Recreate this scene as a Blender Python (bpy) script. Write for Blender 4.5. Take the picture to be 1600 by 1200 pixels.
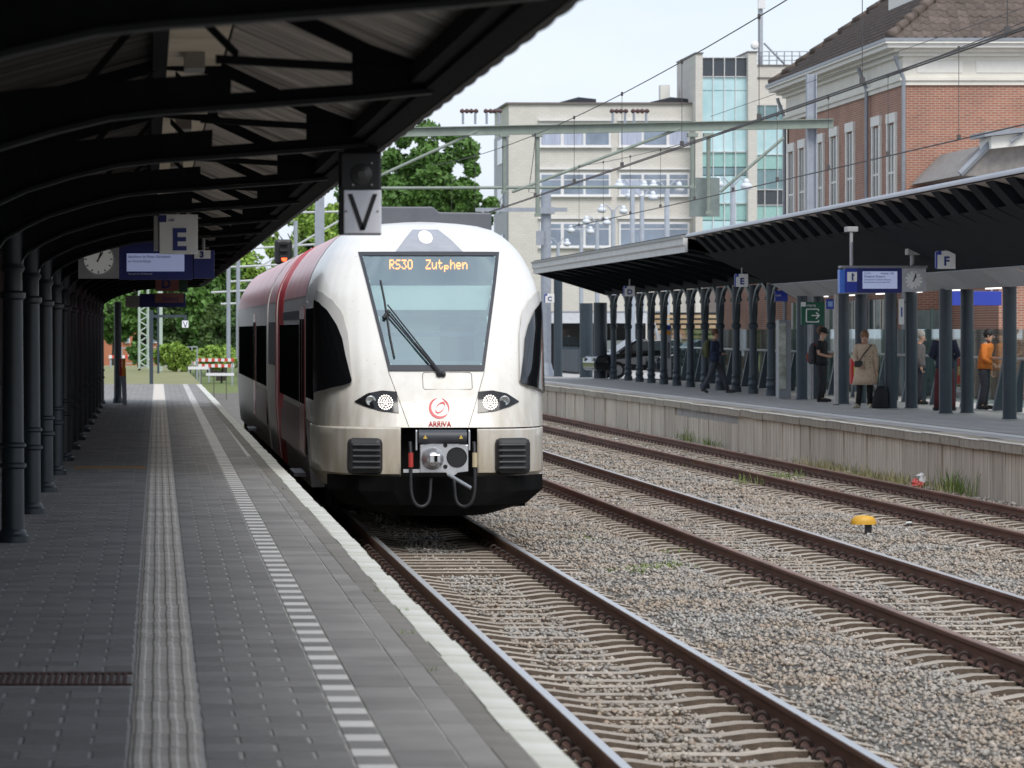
import bpy, math, random
import numpy as np
from mathutils import Vector, Matrix
random.seed(7); RNG = np.random.default_rng(7)
for o in list(bpy.data.objects): bpy.data.objects.remove(o)
SC = bpy.context.scene
R = math.radians
# ------------------------------------------------------------------ camera
FPX = 6300.0; VX, VY = 230.0, 515.0; CZ = 2.48      # focal length in photo pixels, vanishing point, eye height over rail
cam = bpy.data.objects.new('camera', bpy.data.cameras.new('camera')); SC.collection.objects.link(cam)
cam.location = (0, 0, CZ); cam.rotation_euler = (R(90), 0, 0)
cam.data.sensor_width = 36; cam.data.lens = 36 * FPX / 1600
cam.data.shift_x = (800 - VX) / 1600; cam.data.shift_y = -(600 - VY) / 1600
cam.data.clip_start = 0.5; cam.data.clip_end = 3000
cam.data.dof.use_dof = True; cam.data.dof.focus_distance = 51; cam.data.dof.aperture_fstop = 7.1
SC.camera = cam
# ------------------------------------------------------------------ sky, sun, exposure
SUN_EL, SUN_AZ = 50, 166                              # degrees; azimuth clockwise from +Y
w = bpy.data.worlds.new('World'); SC.world = w; w.use_nodes = True
nt = w.node_tree; nt.nodes.clear()
out = nt.nodes.new('ShaderNodeOutputWorld'); bg = nt.nodes.new('ShaderNodeBackground')
sky = nt.nodes.new('ShaderNodeTexSky'); sky.sky_type = 'NISHITA'; sky.sun_disc = False
sky.sun_elevation = R(SUN_EL); sky.sun_rotation = R(SUN_AZ); sky.dust_density = 2.0; sky.ozone_density = 1.5
tc = nt.nodes.new('ShaderNodeTexCoord'); mp = nt.nodes.new('ShaderNodeMapping'); mp.inputs['Scale'].default_value = (1, 1, 2.6)
nz = nt.nodes.new('ShaderNodeTexNoise'); nz.inputs['Scale'].default_value = 5; nz.inputs['Detail'].default_value = 7; nz.inputs['Roughness'].default_value = .55
rp = nt.nodes.new('ShaderNodeValToRGB'); rp.color_ramp.elements[0].position = .30; rp.color_ramp.elements[1].position = .66
rp.color_ramp.elements[0].color = (.38, .38, .38, 1); rp.color_ramp.elements[1].color = (.97, .97, .97, 1)
mx = nt.nodes.new('ShaderNodeMix'); mx.data_type = 'RGBA'
mx.inputs[7].default_value = (5.55, 6.05, 6.85, 1)       # bright thin cloud
nt.links.new(tc.outputs['Generated'], mp.inputs[0]); nt.links.new(mp.outputs[0], nz.inputs['Vector'])
nt.links.new(nz.outputs['Fac'], rp.inputs[0]); nt.links.new(rp.outputs[0], mx.inputs[0])
nt.links.new(sky.outputs[0], mx.inputs[6]); nt.links.new(mx.outputs[2], bg.inputs[0])
bg.inputs[1].default_value = 0.10; nt.links.new(bg.outputs[0], out.inputs[0])
sl = bpy.data.lights.new('sun', 'SUN'); sl.energy = 1.4; sl.angle = R(28); sl.color = (1, .965, .91)
so = bpy.data.objects.new('sun', sl); SC.collection.objects.link(so)
sd = Vector((math.sin(R(SUN_AZ)) * math.cos(R(SUN_EL)), math.cos(R(SUN_AZ)) * math.cos(R(SUN_EL)), math.sin(R(SUN_EL))))
so.rotation_euler = sd.to_track_quat('Z', 'Y').to_euler()
SC.render.engine = 'CYCLES'
SC.view_settings.view_transform = 'Standard'; SC.view_settings.look = 'None'; SC.view_settings.gamma = 1; SC.view_settings.exposure = 0.72
SC.cycles.max_bounces = 6; SC.cycles.diffuse_bounces = 3; SC.cycles.transparent_max_bounces = 12
# ------------------------------------------------------------------ helpers
COL = SC.collection; POS = {}
def at(px, py, Y): return Vector(((px - VX) * Y / FPX, Y, CZ - (py - VY) * Y / FPX))
def YX(px, X): return X * FPX / (px - VX)
def tag(o, label=None, cat=None, group=None, kind=None):
    if label: o['label'] = label
    if cat: o['category'] = cat
    if group: o['group'] = group
    if kind: o['kind'] = kind
    return o
def thing(name, label, cat, loc=(0, 0, 0), group=None, kind=None):
    o = bpy.data.objects.new(name, None); COL.objects.link(o); o.location = loc; o.empty_display_size = .2
    POS[o] = Vector(loc); return tag(o, label, cat, group, kind)
class MB:
    def __init__(s): s.v = []; s.f = []; s.m = []; s.mi = 0
    def add(s, vs, fs):
        b = len(s.v); s.v += [tuple(p) for p in vs]
        for f in fs: s.f.append(tuple(b + i for i in f)); s.m.append(s.mi)
        return s
    def box(s, x0, x1, y0, y1, z0, z1):
        return s.add([(x0,y0,z0),(x1,y0,z0),(x1,y1,z0),(x0,y1,z0),(x0,y0,z1),(x1,y0,z1),(x1,y1,z1),(x0,y1,z1)],
            [(3,2,1,0),(4,5,6,7),(0,1,5,4),(1,2,6,5),(2,3,7,6),(3,0,4,7)])
    def cbox(s, c, sz, M=None):
        vs = [Vector((sx*sz[0]/2, sy*sz[1]/2, sz_*sz[2]/2)) for sz_ in (-1,1) for sx, sy in ((-1,-1),(1,-1),(1,1),(-1,1))]
        vs = [((M @ v) if M else v) + Vector(c) for v in vs]
        return s.add(vs, [(3,2,1,0),(4,5,6,7),(0,1,5,4),(1,2,6,5),(2,3,7,6),(3,0,4,7)])
    def prism(s, poly, axis, a0, a1):
        def p(u, v, a): return {'x': (a,u,v), 'y': (u,a,v), 'z': (u,v,a)}[axis]
        n = len(poly); vs = [p(u,v,a0) for u,v in poly] + [p(u,v,a1) for u,v in poly]
        return s.add(vs, [tuple(range(n))[::-1], tuple(range(n,2*n))] + [(i,(i+1)%n,n+(i+1)%n,n+i) for i in range(n)])
    def tube(s, pts, r, n=8, caps=True):
        pts = [Vector(p) for p in pts]; k = len(pts); rs = r if isinstance(r, (list, tuple)) else [r]*k
        vs = []; up = None
        for i, p in enumerate(pts):
            t = (pts[min(i+1,k-1)] - pts[max(i-1,0)]).normalized()
            if up is None: up = Vector((0,0,1)) if abs(t.z) < .9 else Vector((1,0,0))
            a = t.cross(up).normalized(); b = a.cross(t).normalized(); up = b
            vs += [p + (a*math.cos(2*math.pi*j/n) + b*math.sin(2*math.pi*j/n))*rs[i] for j in range(n)]
        fs = [(i*n+j, i*n+(j+1)%n, (i+1)*n+(j+1)%n, (i+1)*n+j) for i in range(k-1) for j in range(n)]
        if caps: fs += [tuple(range(n))[::-1], tuple(range((k-1)*n, k*n))]
        return s.add(vs, fs)
    def lathe(s, cx, cy, prof, n=16, z0=0):
        vs = [(cx + r*math.cos(2*math.pi*j/n), cy + r*math.sin(2*math.pi*j/n), z0+z) for r, z in prof for j in range(n)]
        k = len(prof)
        fs = [(i*n+j, i*n+(j+1)%n, (i+1)*n+(j+1)%n, (i+1)*n+j) for i in range(k-1) for j in range(n)]
        fs += [tuple(range(n))[::-1], tuple(range((k-1)*n, k*n))]
        return s.add(vs, fs)
    def ylathe(s, c, prof, n=20):  # turned about the Y axis, prof (radius, distance towards -Y)
        vs = [(c[0]+r*math.cos(2*math.pi*j/n), c[1]-d, c[2]+r*math.sin(2*math.pi*j/n)) for r, d in prof for j in range(n)]; k = len(prof)
        return s.add(vs, [(i*n+j, i*n+(j+1)%n, (i+1)*n+(j+1)%n, (i+1)*n+j) for i in range(k-1) for j in range(n)] + [tuple(range((k-1)*n, k*n)), tuple(range(n))[::-1]])
    def loft(s, rings, n=14):     # rings: (center, rx, ry) horizontal ellipses or with matrix
        vs = []
        for c, rx, ry in rings:
            vs += [(c[0]+rx*math.cos(2*math.pi*j/n), c[1]+ry*math.sin(2*math.pi*j/n), c[2]) for j in range(n)]
        k = len(rings)
        fs = [(i*n+j, i*n+(j+1)%n, (i+1)*n+(j+1)%n, (i+1)*n+j) for i in range(k-1) for j in range(n)]
        fs += [tuple(range(n))[::-1], tuple(range((k-1)*n, k*n))]
        return s.add(vs, fs)
    def ball(s, c, r, n=10, sc=(1,1,1)):
        prof = [(math.sin(math.pi*i/n), -math.cos(math.pi*i/n)) for i in range(n+1)]
        vs = []; m = n+2
        for a, b in prof: vs += [(c[0]+r*sc[0]*max(a,.001)*math.cos(2*math.pi*j/m), c[1]+r*sc[1]*max(a,.001)*math.sin(2*math.pi*j/m), c[2]+r*sc[2]*b) for j in range(m)]
        return s.add(vs, [(i*m+j, i*m+(j+1)%m, (i+1)*m+(j+1)%m, (i+1)*m+j) for i in range(n) for j in range(m)])
    def grid(s, P):               # P[i][j] points
        h = len(P); wd = len(P[0])
        return s.add([p for row in P for p in row], [(i*wd+j, i*wd+j+1, (i+1)*wd+j+1, (i+1)*wd+j) for i in range(h-1) for j in range(wd-1)])
    def disc(s, c, r, n=20, axis='y'):
        vs = []
        for j in range(n):
            a = 2*math.pi*j/n; u, v = r*math.cos(a), r*math.sin(a)
            vs.append({'y': (c[0]+u, c[1], c[2]+v), 'z': (c[0]+u, c[1]+v, c[2]), 'x': (c[0], c[1]+u, c[2]+v)}[axis])
        return s.add(vs, [tuple(range(n))])
    def mesh(s, name, mats, off=(0,0,0), smooth=False):
        me = bpy.data.meshes.new(name); o = Vector(off)
        me.from_pydata([tuple(Vector(p)-o) for p in s.v], [], s.f)
        mats = mats if isinstance(mats, (list, tuple)) else [mats]
        for m in mats: me.materials.append(m)
        if len(mats) > 1: me.polygons.foreach_set('material_index', s.m)
        if smooth: me.polygons.foreach_set('use_smooth', [True]*len(me.polygons))
        me.update(); return me
    def build(s, name, mats, parent=None, smooth=False, bev=0, solid=0, auto=None):
        off = POS[parent] if parent else Vector((0,0,0))
        me = s.mesh(name, mats, off, smooth)
        o = bpy.data.objects.new(name, me); COL.objects.link(o); o.parent = parent; POS[o] = off
        if solid: m = o.modifiers.new('solid', 'SOLIDIFY'); m.thickness = solid; m.offset = -1
        if bev: m = o.modifiers.new('bevel', 'BEVEL'); m.width = bev; m.segments = 2; m.limit_method = 'ANGLE'
        if auto:
            me.polygons.foreach_set('use_smooth', [True]*len(me.polygons))
            try: me.set_sharp_from_angle(angle=R(auto))
            except Exception: pass
        return o
def inst(name, me, parent, loc, rot=None, sc=None):
    o = bpy.data.objects.new(name, me); COL.objects.link(o); o.parent = parent
    o.location = Vector(loc) - (POS[parent] if parent else Vector((0,0,0)))
    if rot: o.rotation_euler = rot
    if sc: o.scale = sc
    POS[o] = Vector(loc); return o
def kids(o): return [c for c in bpy.data.objects if c.parent == o]
def copy_tree(o, loc, label, rotz=None, group=None):
    r = o.copy(); COL.objects.link(r); r.location = loc; POS[r] = Vector(loc); r['label'] = label
    if rotz is not None: r.rotation_euler.z = rotz
    if group: r['group'] = group
    for ch in CH[o]:
        c = ch.copy(); COL.objects.link(c); c.parent = r
        for g in CH.get(ch, []):
            d = g.copy(); COL.objects.link(d); d.parent = c
    return r
CH = {}
def reg(o):
    CH[o] = kids(o)
    for c in CH[o]: CH[c] = kids(c)
    return o
# ------------------------------------------------------------------ materials
MT = {}
def mat(name, col, rough=.6, metal=0, var=.12, scale=6, bump=0, bscale=40, spec=.5, emit=None, es=1, coat=0, stretch=(1,1,1), col2=None, detail=5, rvar=0, island=0, objvar=0):
    if name in MT: return MT[name]
    m = bpy.data.materials.new(name); m.use_nodes = True; nt = m.node_tree; b = nt.nodes['Principled BSDF']; L = nt.links.new
    b.inputs['Roughness'].default_value = rough; b.inputs['Metallic'].default_value = metal; b.inputs['Specular IOR Level'].default_value = spec
    b.inputs['Coat Weight'].default_value = coat
    tcn = nt.nodes.new('ShaderNodeTexCoord'); mpn = nt.nodes.new('ShaderNodeMapping'); mpn.inputs['Scale'].default_value = stretch
    L(tcn.outputs['Object'], mpn.inputs[0])
    n = nt.nodes.new('ShaderNodeTexNoise'); n.inputs['Scale'].default_value = scale; n.inputs['Detail'].default_value = detail; n.inputs['Roughness'].default_value = .62
    L(mpn.outputs[0], n.inputs['Vector'])
    rmp = nt.nodes.new('ShaderNodeValToRGB'); e = rmp.color_ramp.elements; e[0].position = .28; e[1].position = .72
    c2 = col2 or tuple(min(1, c*(1+var)) for c in col); c1 = tuple(c*(1-var) for c in col) if not col2 else col
    e[0].color = (*c1, 1); e[1].color = (*c2, 1); L(n.outputs['Fac'], rmp.inputs[0])
    last = rmp.outputs[0]
    if island or objvar:
        src = nt.nodes.new('ShaderNodeNewGeometry').outputs['Random Per Island'] if island else nt.nodes.new('ShaderNodeObjectInfo').outputs['Random']
        amt = island or objvar
        mr = nt.nodes.new('ShaderNodeMapRange'); mr.inputs[3].default_value = 1-amt; mr.inputs[4].default_value = 1+amt; L(src, mr.inputs[0])
        hs = nt.nodes.new('ShaderNodeHueSaturation'); L(mr.outputs[0], hs.inputs['Value']); L(last, hs.inputs['Color']); last = hs.outputs[0]
    L(last, b.inputs['Base Color'])
    if rvar:
        mr2 = nt.nodes.new('ShaderNodeMapRange'); mr2.inputs[3].default_value = max(.02, rough-rvar); mr2.inputs[4].default_value = min(1, rough+rvar); L(n.outputs['Fac'], mr2.inputs[0]); L(mr2.outputs[0], b.inputs['Roughness'])
    if bump:
        n2 = nt.nodes.new('ShaderNodeTexNoise'); n2.inputs['Scale'].default_value = bscale; n2.inputs['Detail'].default_value = 6; L(mpn.outputs[0], n2.inputs['Vector'])
        bp = nt.nodes.new('ShaderNodeBump'); bp.inputs['Strength'].default_value = bump; bp.inputs['Distance'].default_value = .02; L(n2.outputs['Fac'], bp.inputs['Height']); L(bp.outputs[0], b.inputs['Normal'])
    if emit: b.inputs['Emission Color'].default_value = (*emit, 1); b.inputs['Emission Strength'].default_value = es
    MT[name] = m; return m
def nodes(m): return m.node_tree.nodes['Principled BSDF'], m.node_tree
def brick_mat(name, c1, c2, mortar, bw, bh, plane='yz', rough=.85, msize=.012, off=.5, bumpd=.006, var=.1):
    if name in MT: return MT[name]
    m = mat(name, c1, rough); b, nt = nodes(m); L = nt.links.new
    tcn = nt.nodes.new('ShaderNodeTexCoord'); sp = nt.nodes.new('ShaderNodeSeparateXYZ'); cb = nt.nodes.new('ShaderNodeCombineXYZ')
    L(tcn.outputs['Object'], sp.inputs[0]); L(sp.outputs['XYZ'.index(plane[0].upper())], cb.inputs[0]); L(sp.outputs['XYZ'.index(plane[1].upper())], cb.inputs[1])
    br = nt.nodes.new('ShaderNodeTexBrick'); br.inputs['Scale'].default_value = 1; br.inputs['Brick Width'].default_value = bw; br.inputs['Row Height'].default_value = bh
    br.inputs['Mortar Size'].default_value = msize; br.inputs['Color1'].default_value = (*c1,1); br.inputs['Color2'].default_value = (*c2,1); br.inputs['Mortar'].default_value = (*mortar,1); br.offset = off
    br.inputs['Bias'].default_value = 0
    L(cb.outputs[0], br.inputs['Vector'])
    n = nt.nodes.new('ShaderNodeTexNoise'); n.inputs['Scale'].default_value = .9; n.inputs['Detail'].default_value = 6; L(tcn.outputs['Object'], n.inputs['Vector'])
    mr = nt.nodes.new('ShaderNodeMapRange'); mr.inputs[3].default_value = 1-2*var; mr.inputs[4].default_value = 1+2*var; L(n.outputs['Fac'], mr.inputs[0])
    hs = nt.nodes.new('ShaderNodeHueSaturation'); L(mr.outputs[0], hs.inputs['Value']); L(br.outputs['Color'], hs.inputs['Color']); L(hs.outputs[0], b.inputs['Base Color'])
    bp = nt.nodes.new('ShaderNodeBump'); bp.inputs['Strength'].default_value = .6; bp.inputs['Distance'].default_value = bumpd; bp.invert = True; L(br.outputs['Fac'], bp.inputs['Height']); L(bp.outputs[0], b.inputs['Normal'])
    return m
def glass_mat(name, tint=(.75,.85,.85), refl=.35, rough=.02, gcol=(.95,.97,1)):
    if name in MT: return MT[name]
    m = bpy.data.materials.new(name); m.use_nodes = True; nt = m.node_tree; nt.nodes.clear(); L = nt.links.new
    o = nt.nodes.new('ShaderNodeOutputMaterial'); t = nt.nodes.new('ShaderNodeBsdfTransparent'); t.inputs[0].default_value = (*tint,1)
    g = nt.nodes.new('ShaderNodeBsdfGlossy'); g.inputs['Roughness'].default_value = rough; g.inputs[0].default_value = (*gcol,1)
    lw = nt.nodes.new('ShaderNodeLayerWeight'); lw.inputs[0].default_value = .35
    mr = nt.nodes.new('ShaderNodeMapRange'); mr.inputs[3].default_value = refl; mr.inputs[4].default_value = min(1, refl+.6); L(lw.outputs['Fresnel'], mr.inputs[0])
    mxn = nt.nodes.new('ShaderNodeMixShader'); L(mr.outputs[0], mxn.inputs[0]); L(t.outputs[0], mxn.inputs[1]); L(g.outputs[0], mxn.inputs[2]); L(mxn.outputs[0], o.inputs[0])
    MT[name] = m; return m
def emis(name, col, s=1.0):
    return mat(name, tuple(c*.6 for c in col), .5, var=0, emit=col, es=s)
def text(s, size, m, parent, loc, name='lettering', sx=1.0, align='LEFT', bold=0, rz=0, ext=.002):
    cu = bpy.data.curves.new(name, 'FONT'); cu.body = s; cu.size = size; cu.align_x = align; cu.extrude = ext; cu.offset = bold; cu.resolution_u = 3
    o = bpy.data.objects.new(name, cu); COL.objects.link(o)
    dg = bpy.context.evaluated_depsgraph_get(); me = bpy.data.meshes.new_from_object(o.evaluated_get(dg)); bpy.data.objects.remove(o)
    me.materials.clear(); me.materials.append(m)
    t = inst(name, me, parent, loc, (R(90), 0, rz), (sx, 1, 1)); return t
def ordinal(i): return ['first','second','third','fourth','fifth','sixth','seventh','eighth','ninth','tenth','eleventh','twelfth','thirteenth','fourteenth','fifteenth','sixteenth','seventeenth','eighteenth','nineteenth','twentieth'][i]
def interp(x, tab): return float(np.interp(x, [a for a, _ in tab], [b for _, b in tab]))
def smooth_pts(pts, k=5):
    p = [Vector(q) for q in pts]; p = [2*p[0]-p[1]] + p + [2*p[-1]-p[-2]]; out = []
    for i in range(1, len(p)-2):
        for j in range(k):
            t = j/k; out.append(.5*((2*p[i]) + (p[i+1]-p[i-1])*t + (2*p[i-1]-5*p[i]+4*p[i+1]-p[i+2])*t*t + (3*p[i]-p[i-1]-3*p[i+1]+p[i+2])*t**3))
    return out + [p[-2]]
P0 = 0.74                                             # platform height over rail
# ================================================================== ground, ballast, tracks
def attr_stone_mat():
    m = mat('ballast_stone', (.2,.2,.2), .9); b, nt = nodes(m); L = nt.links.new
    g = nt.nodes.new('ShaderNodeNewGeometry'); r = nt.nodes.new('ShaderNodeValToRGB'); r.color_ramp.interpolation = 'LINEAR'
    cs = [(0,(.215,.205,.195)),(.2,(.30,.29,.275)),(.45,(.385,.372,.345)),(.66,(.36,.325,.28)),(.8,(.45,.435,.405)),(.9,(.345,.28,.23)),(1,(.55,.53,.50))]
    e = r.color_ramp.elements
    e[0].position = 0; e[0].color = (*cs[0][1],1); e[1].position = 1; e[1].color = (*cs[-1][1],1)
    for p, c in cs[1:-1]: q = e.new(p); q.color = (*c,1)
    L(g.outputs['Random Per Island'], r.inputs[0])
    n = nt.nodes.new('ShaderNodeTexNoise'); n.inputs['Scale'].default_value = .55; n.inputs['Detail'].default_value = 4
    t = nt.nodes.new('ShaderNodeTexCoord'); L(t.outputs['Object'], n.inputs['Vector'])
    mxn = nt.nodes.new('ShaderNodeMix'); mxn.data_type = 'RGBA'; mxn.blend_type = 'MULTIPLY'
    rr = nt.nodes.new('ShaderNodeValToRGB'); rr.color_ramp.elements[0].position = .38; rr.color_ramp.elements[1].position = .62
    rr.color_ramp.elements[0].color = (1.0,.86,.72,1); rr.color_ramp.elements[1].color = (1,1,1,1)
    L(n.outputs['Fac'], rr.inputs[0]); mxn.inputs[0].default_value = .8; L(r.outputs[0], mxn.inputs[6]); L(rr.outputs[0], mxn.inputs[7]); L(mxn.outputs[2], b.inputs['Base Color'])
    return m
M_STONE = attr_stone_mat()
M_BED = mat('ballast_bed', (.16,.15,.135), .95, var=.35, scale=30, bump=1, bscale=30)
M_EARTH = mat('ground_earth', (.17,.16,.14), .95, var=.25, scale=.6)
M_SLEEP = mat('concrete_sleeper', (.40,.35,.29), .85, var=.28, scale=5, bump=.4, bscale=60, objvar=.16)
M_SLEEPD = mat('sleeper_grime_shade', (.115,.085,.062), .95, var=.35, scale=9, bump=.5, bscale=50)  # brown grime, with the shade between sleepers painted into the side colour
M_RUST = mat('rail_steel', (.155,.075,.05), .75, var=.35, scale=3, bump=.3, stretch=(1,.3,1))
def rail_shader():
    b, nt = nodes(M_RUST); L = nt.links.new
    g = nt.nodes.new('ShaderNodeNewGeometry'); s = nt.nodes.new('ShaderNodeSeparateXYZ'); L(g.outputs['Normal'], s.inputs[0])
    sp = nt.nodes.new('ShaderNodeSeparateXYZ'); L(g.outputs['Position'], sp.inputs[0])
    a = nt.nodes.new('ShaderNodeMath'); a.operation = 'GREATER_THAN'; a.inputs[1].default_value = -.006; L(sp.outputs[2], a.inputs[0])
    # polished running band fades to rust on the little used far track
    dv = nt.nodes.new('ShaderNodeMath'); dv.operation = 'DIVIDE'; dv.inputs[1].default_value = 14; L(sp.outputs[0], dv.inputs[0])
    w = nt.nodes.new('ShaderNodeValToRGB'); w.color_ramp.interpolation = 'CONSTANT'; e = w.color_ramp.elements; e[0].position = 0; e[0].color = (1,1,1,1); e[1].position = 5.3/14; e[1].color = (.12,.12,.12,1)
    for p_, v_ in ((7.4/14,.75),(9/14,.08)): q_ = e.new(p_); q_.color = (v_,v_,v_,1)
    L(dv.outputs[0], w.inputs[0])
    f = nt.nodes.new('ShaderNodeMath'); f.operation = 'MULTIPLY'; L(a.outputs[0], f.inputs[0]); L(w.outputs[0], f.inputs[1])
    old = b.inputs['Base Color'].links[0].from_socket
    mxn = nt.nodes.new('ShaderNodeMix'); mxn.data_type = 'RGBA'; mxn.inputs[7].default_value = (.68,.665,.65,1); L(f.outputs[0], mxn.inputs[0]); L(old, mxn.inputs[6]); L(mxn.outputs[2], b.inputs['Base Color'])
    L(f.outputs[0], b.inputs['Metallic'])
    rr = nt.nodes.new('ShaderNodeMapRange'); rr.inputs[3].default_value = .8; rr.inputs[4].default_value = .36; L(f.outputs[0], rr.inputs[0]); L(rr.outputs[0], b.inputs['Roughness'])
rail_shader()
M_CLIP = mat('rail_clip_steel', (.035,.022,.018), .7, var=.3)
tag(MB().add([(-900,-200,-.9),(900,-200,-.9),(900,1500,-.9),(-900,1500,-.9)], [(0,1,2,3)]).build('ground', M_EARTH), kind='structure')
def bed_z(x, y): return -.185 + .035*math.sin(x*1.7+y*.21) * math.sin(y*.33)
xs = np.linspace(1.2, 13.6, 60); ys = np.linspace(4, 170, 200)
def edge_x(y): return 13.23 - (y-61)*.01088
def t3x(y): return 11.40 - (y-56)*.0071
TRK = [lambda y: 3.47 + (0 if y < 92 else ((y-92)/60)**2*7), lambda y: 7.36, t3x]
def base_h(x, y):
    z = -.165
    for t in TRK:
        d = abs(x - t(y))
        if d < 1.5: z = min(z, -.198 if d < .34 else (-.222 if d < .98 else -.222+(d-.98)/.5*.055))
    return z + .018*math.sin(x*5.1+y*1.3)*math.sin(y*2.1-x)
MB().grid([[(x, y, base_h(x,y)-(.06 if min(abs(x-t(y)) for t in TRK) < 1.7 else .03)) for x in xs] for y in ys]).build('ballast_bed', M_BED)
tag(bpy.data.objects['ballast_bed'], kind='structure')
def stones(name, n, x0, x1, y0, y1, smin, smax, seed, power=1.0, skip=True):
    r = np.random.default_rng(seed)
    X = r.uniform(x0, x1, n); Y = y0 + (y1-y0)*r.uniform(0,1,n)**power
    S = r.uniform(smin, smax, n)
    base = np.array([(1,0,0),(-1,0,0),(0,1,0),(0,-1,0),(0,0,1),(0,0,-1),(.7,.7,.3),(-.7,-.7,.2)])[:6]
    faces = np.array([(0,2,4),(2,1,4),(1,3,4),(3,0,4),(2,0,5),(1,2,5),(3,1,5),(0,3,5)])
    keep = np.ones(n, bool)
    for i in range(n):
        if X[i] > edge_x(Y[i]) - .1: keep[i] = False
        for k_, s0_ in ((0,17.0),(1,25.0),(2,46.0)):
            d_ = abs(X[i]-TRK[k_](Y[i]))
            if d_ < 1.27 and abs(((Y[i]-s0_+.3) % .6)-.3) < .15 and r.random() < (.9 if d_ > .33 else .72): keep[i] = False
    X, Y, S = X[keep], Y[keep], S[keep]; n = len(X)
    Z = np.array([base_h(x, y) for x, y in zip(X, Y)]) + r.uniform(-.02,.012,n)
    # fewer stones standing on top of the sleepers
    V = base[None]*S[:,None,None]*r.uniform(.55,1.25,(n,6,1)) + r.normal(0,.16,(n,6,3))*S[:,None,None]
    V[:,:,2] *= .75
    a = r.uniform(0,6.28,n); c, s = np.cos(a), np.sin(a)
    x2 = V[:,:,0]*c[:,None]-V[:,:,1]*s[:,None]; y2 = V[:,:,0]*s[:,None]+V[:,:,1]*c[:,None]
    tl = r.normal(0,.5,n); V[:,:,0] = x2; V[:,:,1] = y2*np.cos(tl)[:,None]-V[:,:,2]*np.sin(tl)[:,None]; V[:,:,2] = y2*np.sin(tl)[:,None]+V[:,:,2]*np.cos(tl)[:,None]
    V += np.stack([X,Y,Z],1)[:,None,:]
    Fc = (faces[None]+ (np.arange(n)*6)[:,None,None]).reshape(-1,3)
    me = bpy.data.meshes.new(name); me.vertices.add(n*6); me.vertices.foreach_set('co', V.astype(np.float32).ravel())
    nf = len(Fc); me.loops.add(nf*3); me.loops.foreach_set('vertex_index', Fc.astype(np.int32).ravel())
    me.polygons.add(nf); me.polygons.foreach_set('loop_start', np.arange(0,nf*3,3,dtype=np.int32)); me.polygons.foreach_set('loop_total', np.full(nf,3,dtype=np.int32))
    me.update(); me.materials.append(M_STONE); o = bpy.data.objects.new(name, me); COL.objects.link(o); return o
tag(stones('ballast_stones', 135000, 1.9, 13.4, 17, 60, .015, .033, 1, 1.15), 'grey and tan crushed stone ballast between the tracks', 'ballast', kind='stuff')
tag(stones('ballast_stones', 60000, 5.2, 13.4, 58, 135, .022, .042, 2, 1.3), 'distant grey ballast along the tracks behind the train', 'ballast', kind='stuff')
# ---- rails
RP = [(-.075,-.172),(.075,-.172),(.075,-.16),(.018,-.145),(.009,-.135),(.009,-.045),(.034,-.036),(.036,-.010),(.030,-.002),(.018,0),(-.018,0),(-.030,-.002),(-.036,-.010),(-.034,-.036),(-.009,-.045),(-.009,-.135),(-.018,-.145),(-.075,-.16)]
def rail(parent, fx, dx, y0, y1):
    ysr = [y0] + [y for y in np.arange(20, 160, 4) if y0 < y < y1] + [y1]; n = len(RP); m = MB()
    vs = [(fx(y)+dx+u, y, v) for y in ysr for u, v in RP]
    m.add(vs, [(i*n+j, i*n+(j+1)%n, (i+1)*n+(j+1)%n, (i+1)*n+j) for i in range(len(ysr)-1) for j in range(n)] + [tuple(range(n))])
    return m.build('rail', M_RUST, parent)
def sleeper_mesh():
    prof = [(-1.28,-.235),(-1.2,-.20),(-1.02,-.166),(-.5,-.166),(-.28,-.196),(.28,-.196),(.5,-.166),(1.02,-.166),(1.2,-.20),(1.28,-.235)]
    m = MB(); n = len(prof); vs = []
    for u, v in prof: vs += [(u,-.125,v-.10),(u,-.110,v),(u,.110,v),(u,.125,v-.10)]
    fs = [(i*4+j, i*4+j+1, i*4+5+j, i*4+4+j) for i in range(n-1) for j in range(3)] + [(0,3,2,1), ((n-1)*4,(n-1)*4+1,(n-1)*4+2,(n-1)*4+3)]
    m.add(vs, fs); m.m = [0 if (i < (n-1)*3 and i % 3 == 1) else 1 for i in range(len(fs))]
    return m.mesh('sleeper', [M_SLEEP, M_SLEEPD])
def clip_mb(m, ox, oy, sg):
    pts = []
    for k in range(8):
        a = math.pi*(k/7)*1.15 - .1
        pts.append((ox+sg*(.078-.046*math.cos(a)), oy-.012+.03*k/7, -.158+.062*math.sin(a)))
    m.tube(pts, .015, 5)
    m.box(ox+min(sg*.09,sg*.115), ox+max(sg*.09,sg*.115), oy-.035, oy+.035, -.17, -.148)
    return m
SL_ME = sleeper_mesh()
CL_ME = {}
for sg in (-1,1): CL_ME[sg] = clip_mb(MB(), 0, 0, sg).mesh('clip', M_CLIP)
def flat_sleeper():
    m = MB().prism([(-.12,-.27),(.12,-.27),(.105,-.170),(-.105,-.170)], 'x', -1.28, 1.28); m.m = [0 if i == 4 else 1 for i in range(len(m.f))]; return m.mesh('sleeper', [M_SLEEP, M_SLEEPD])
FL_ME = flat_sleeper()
SPEC = [('railway_track','track beside the near platform with the train standing on it', 6, 150, 17.0, 58),
        ('railway_track','middle track with shiny right rail, empty, right of the train', 10, 165, 25.0, 118),
        ('railway_track','rusty far track running along the wall of the opposite platform', 14, 165, 46.0, 150)]
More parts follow.
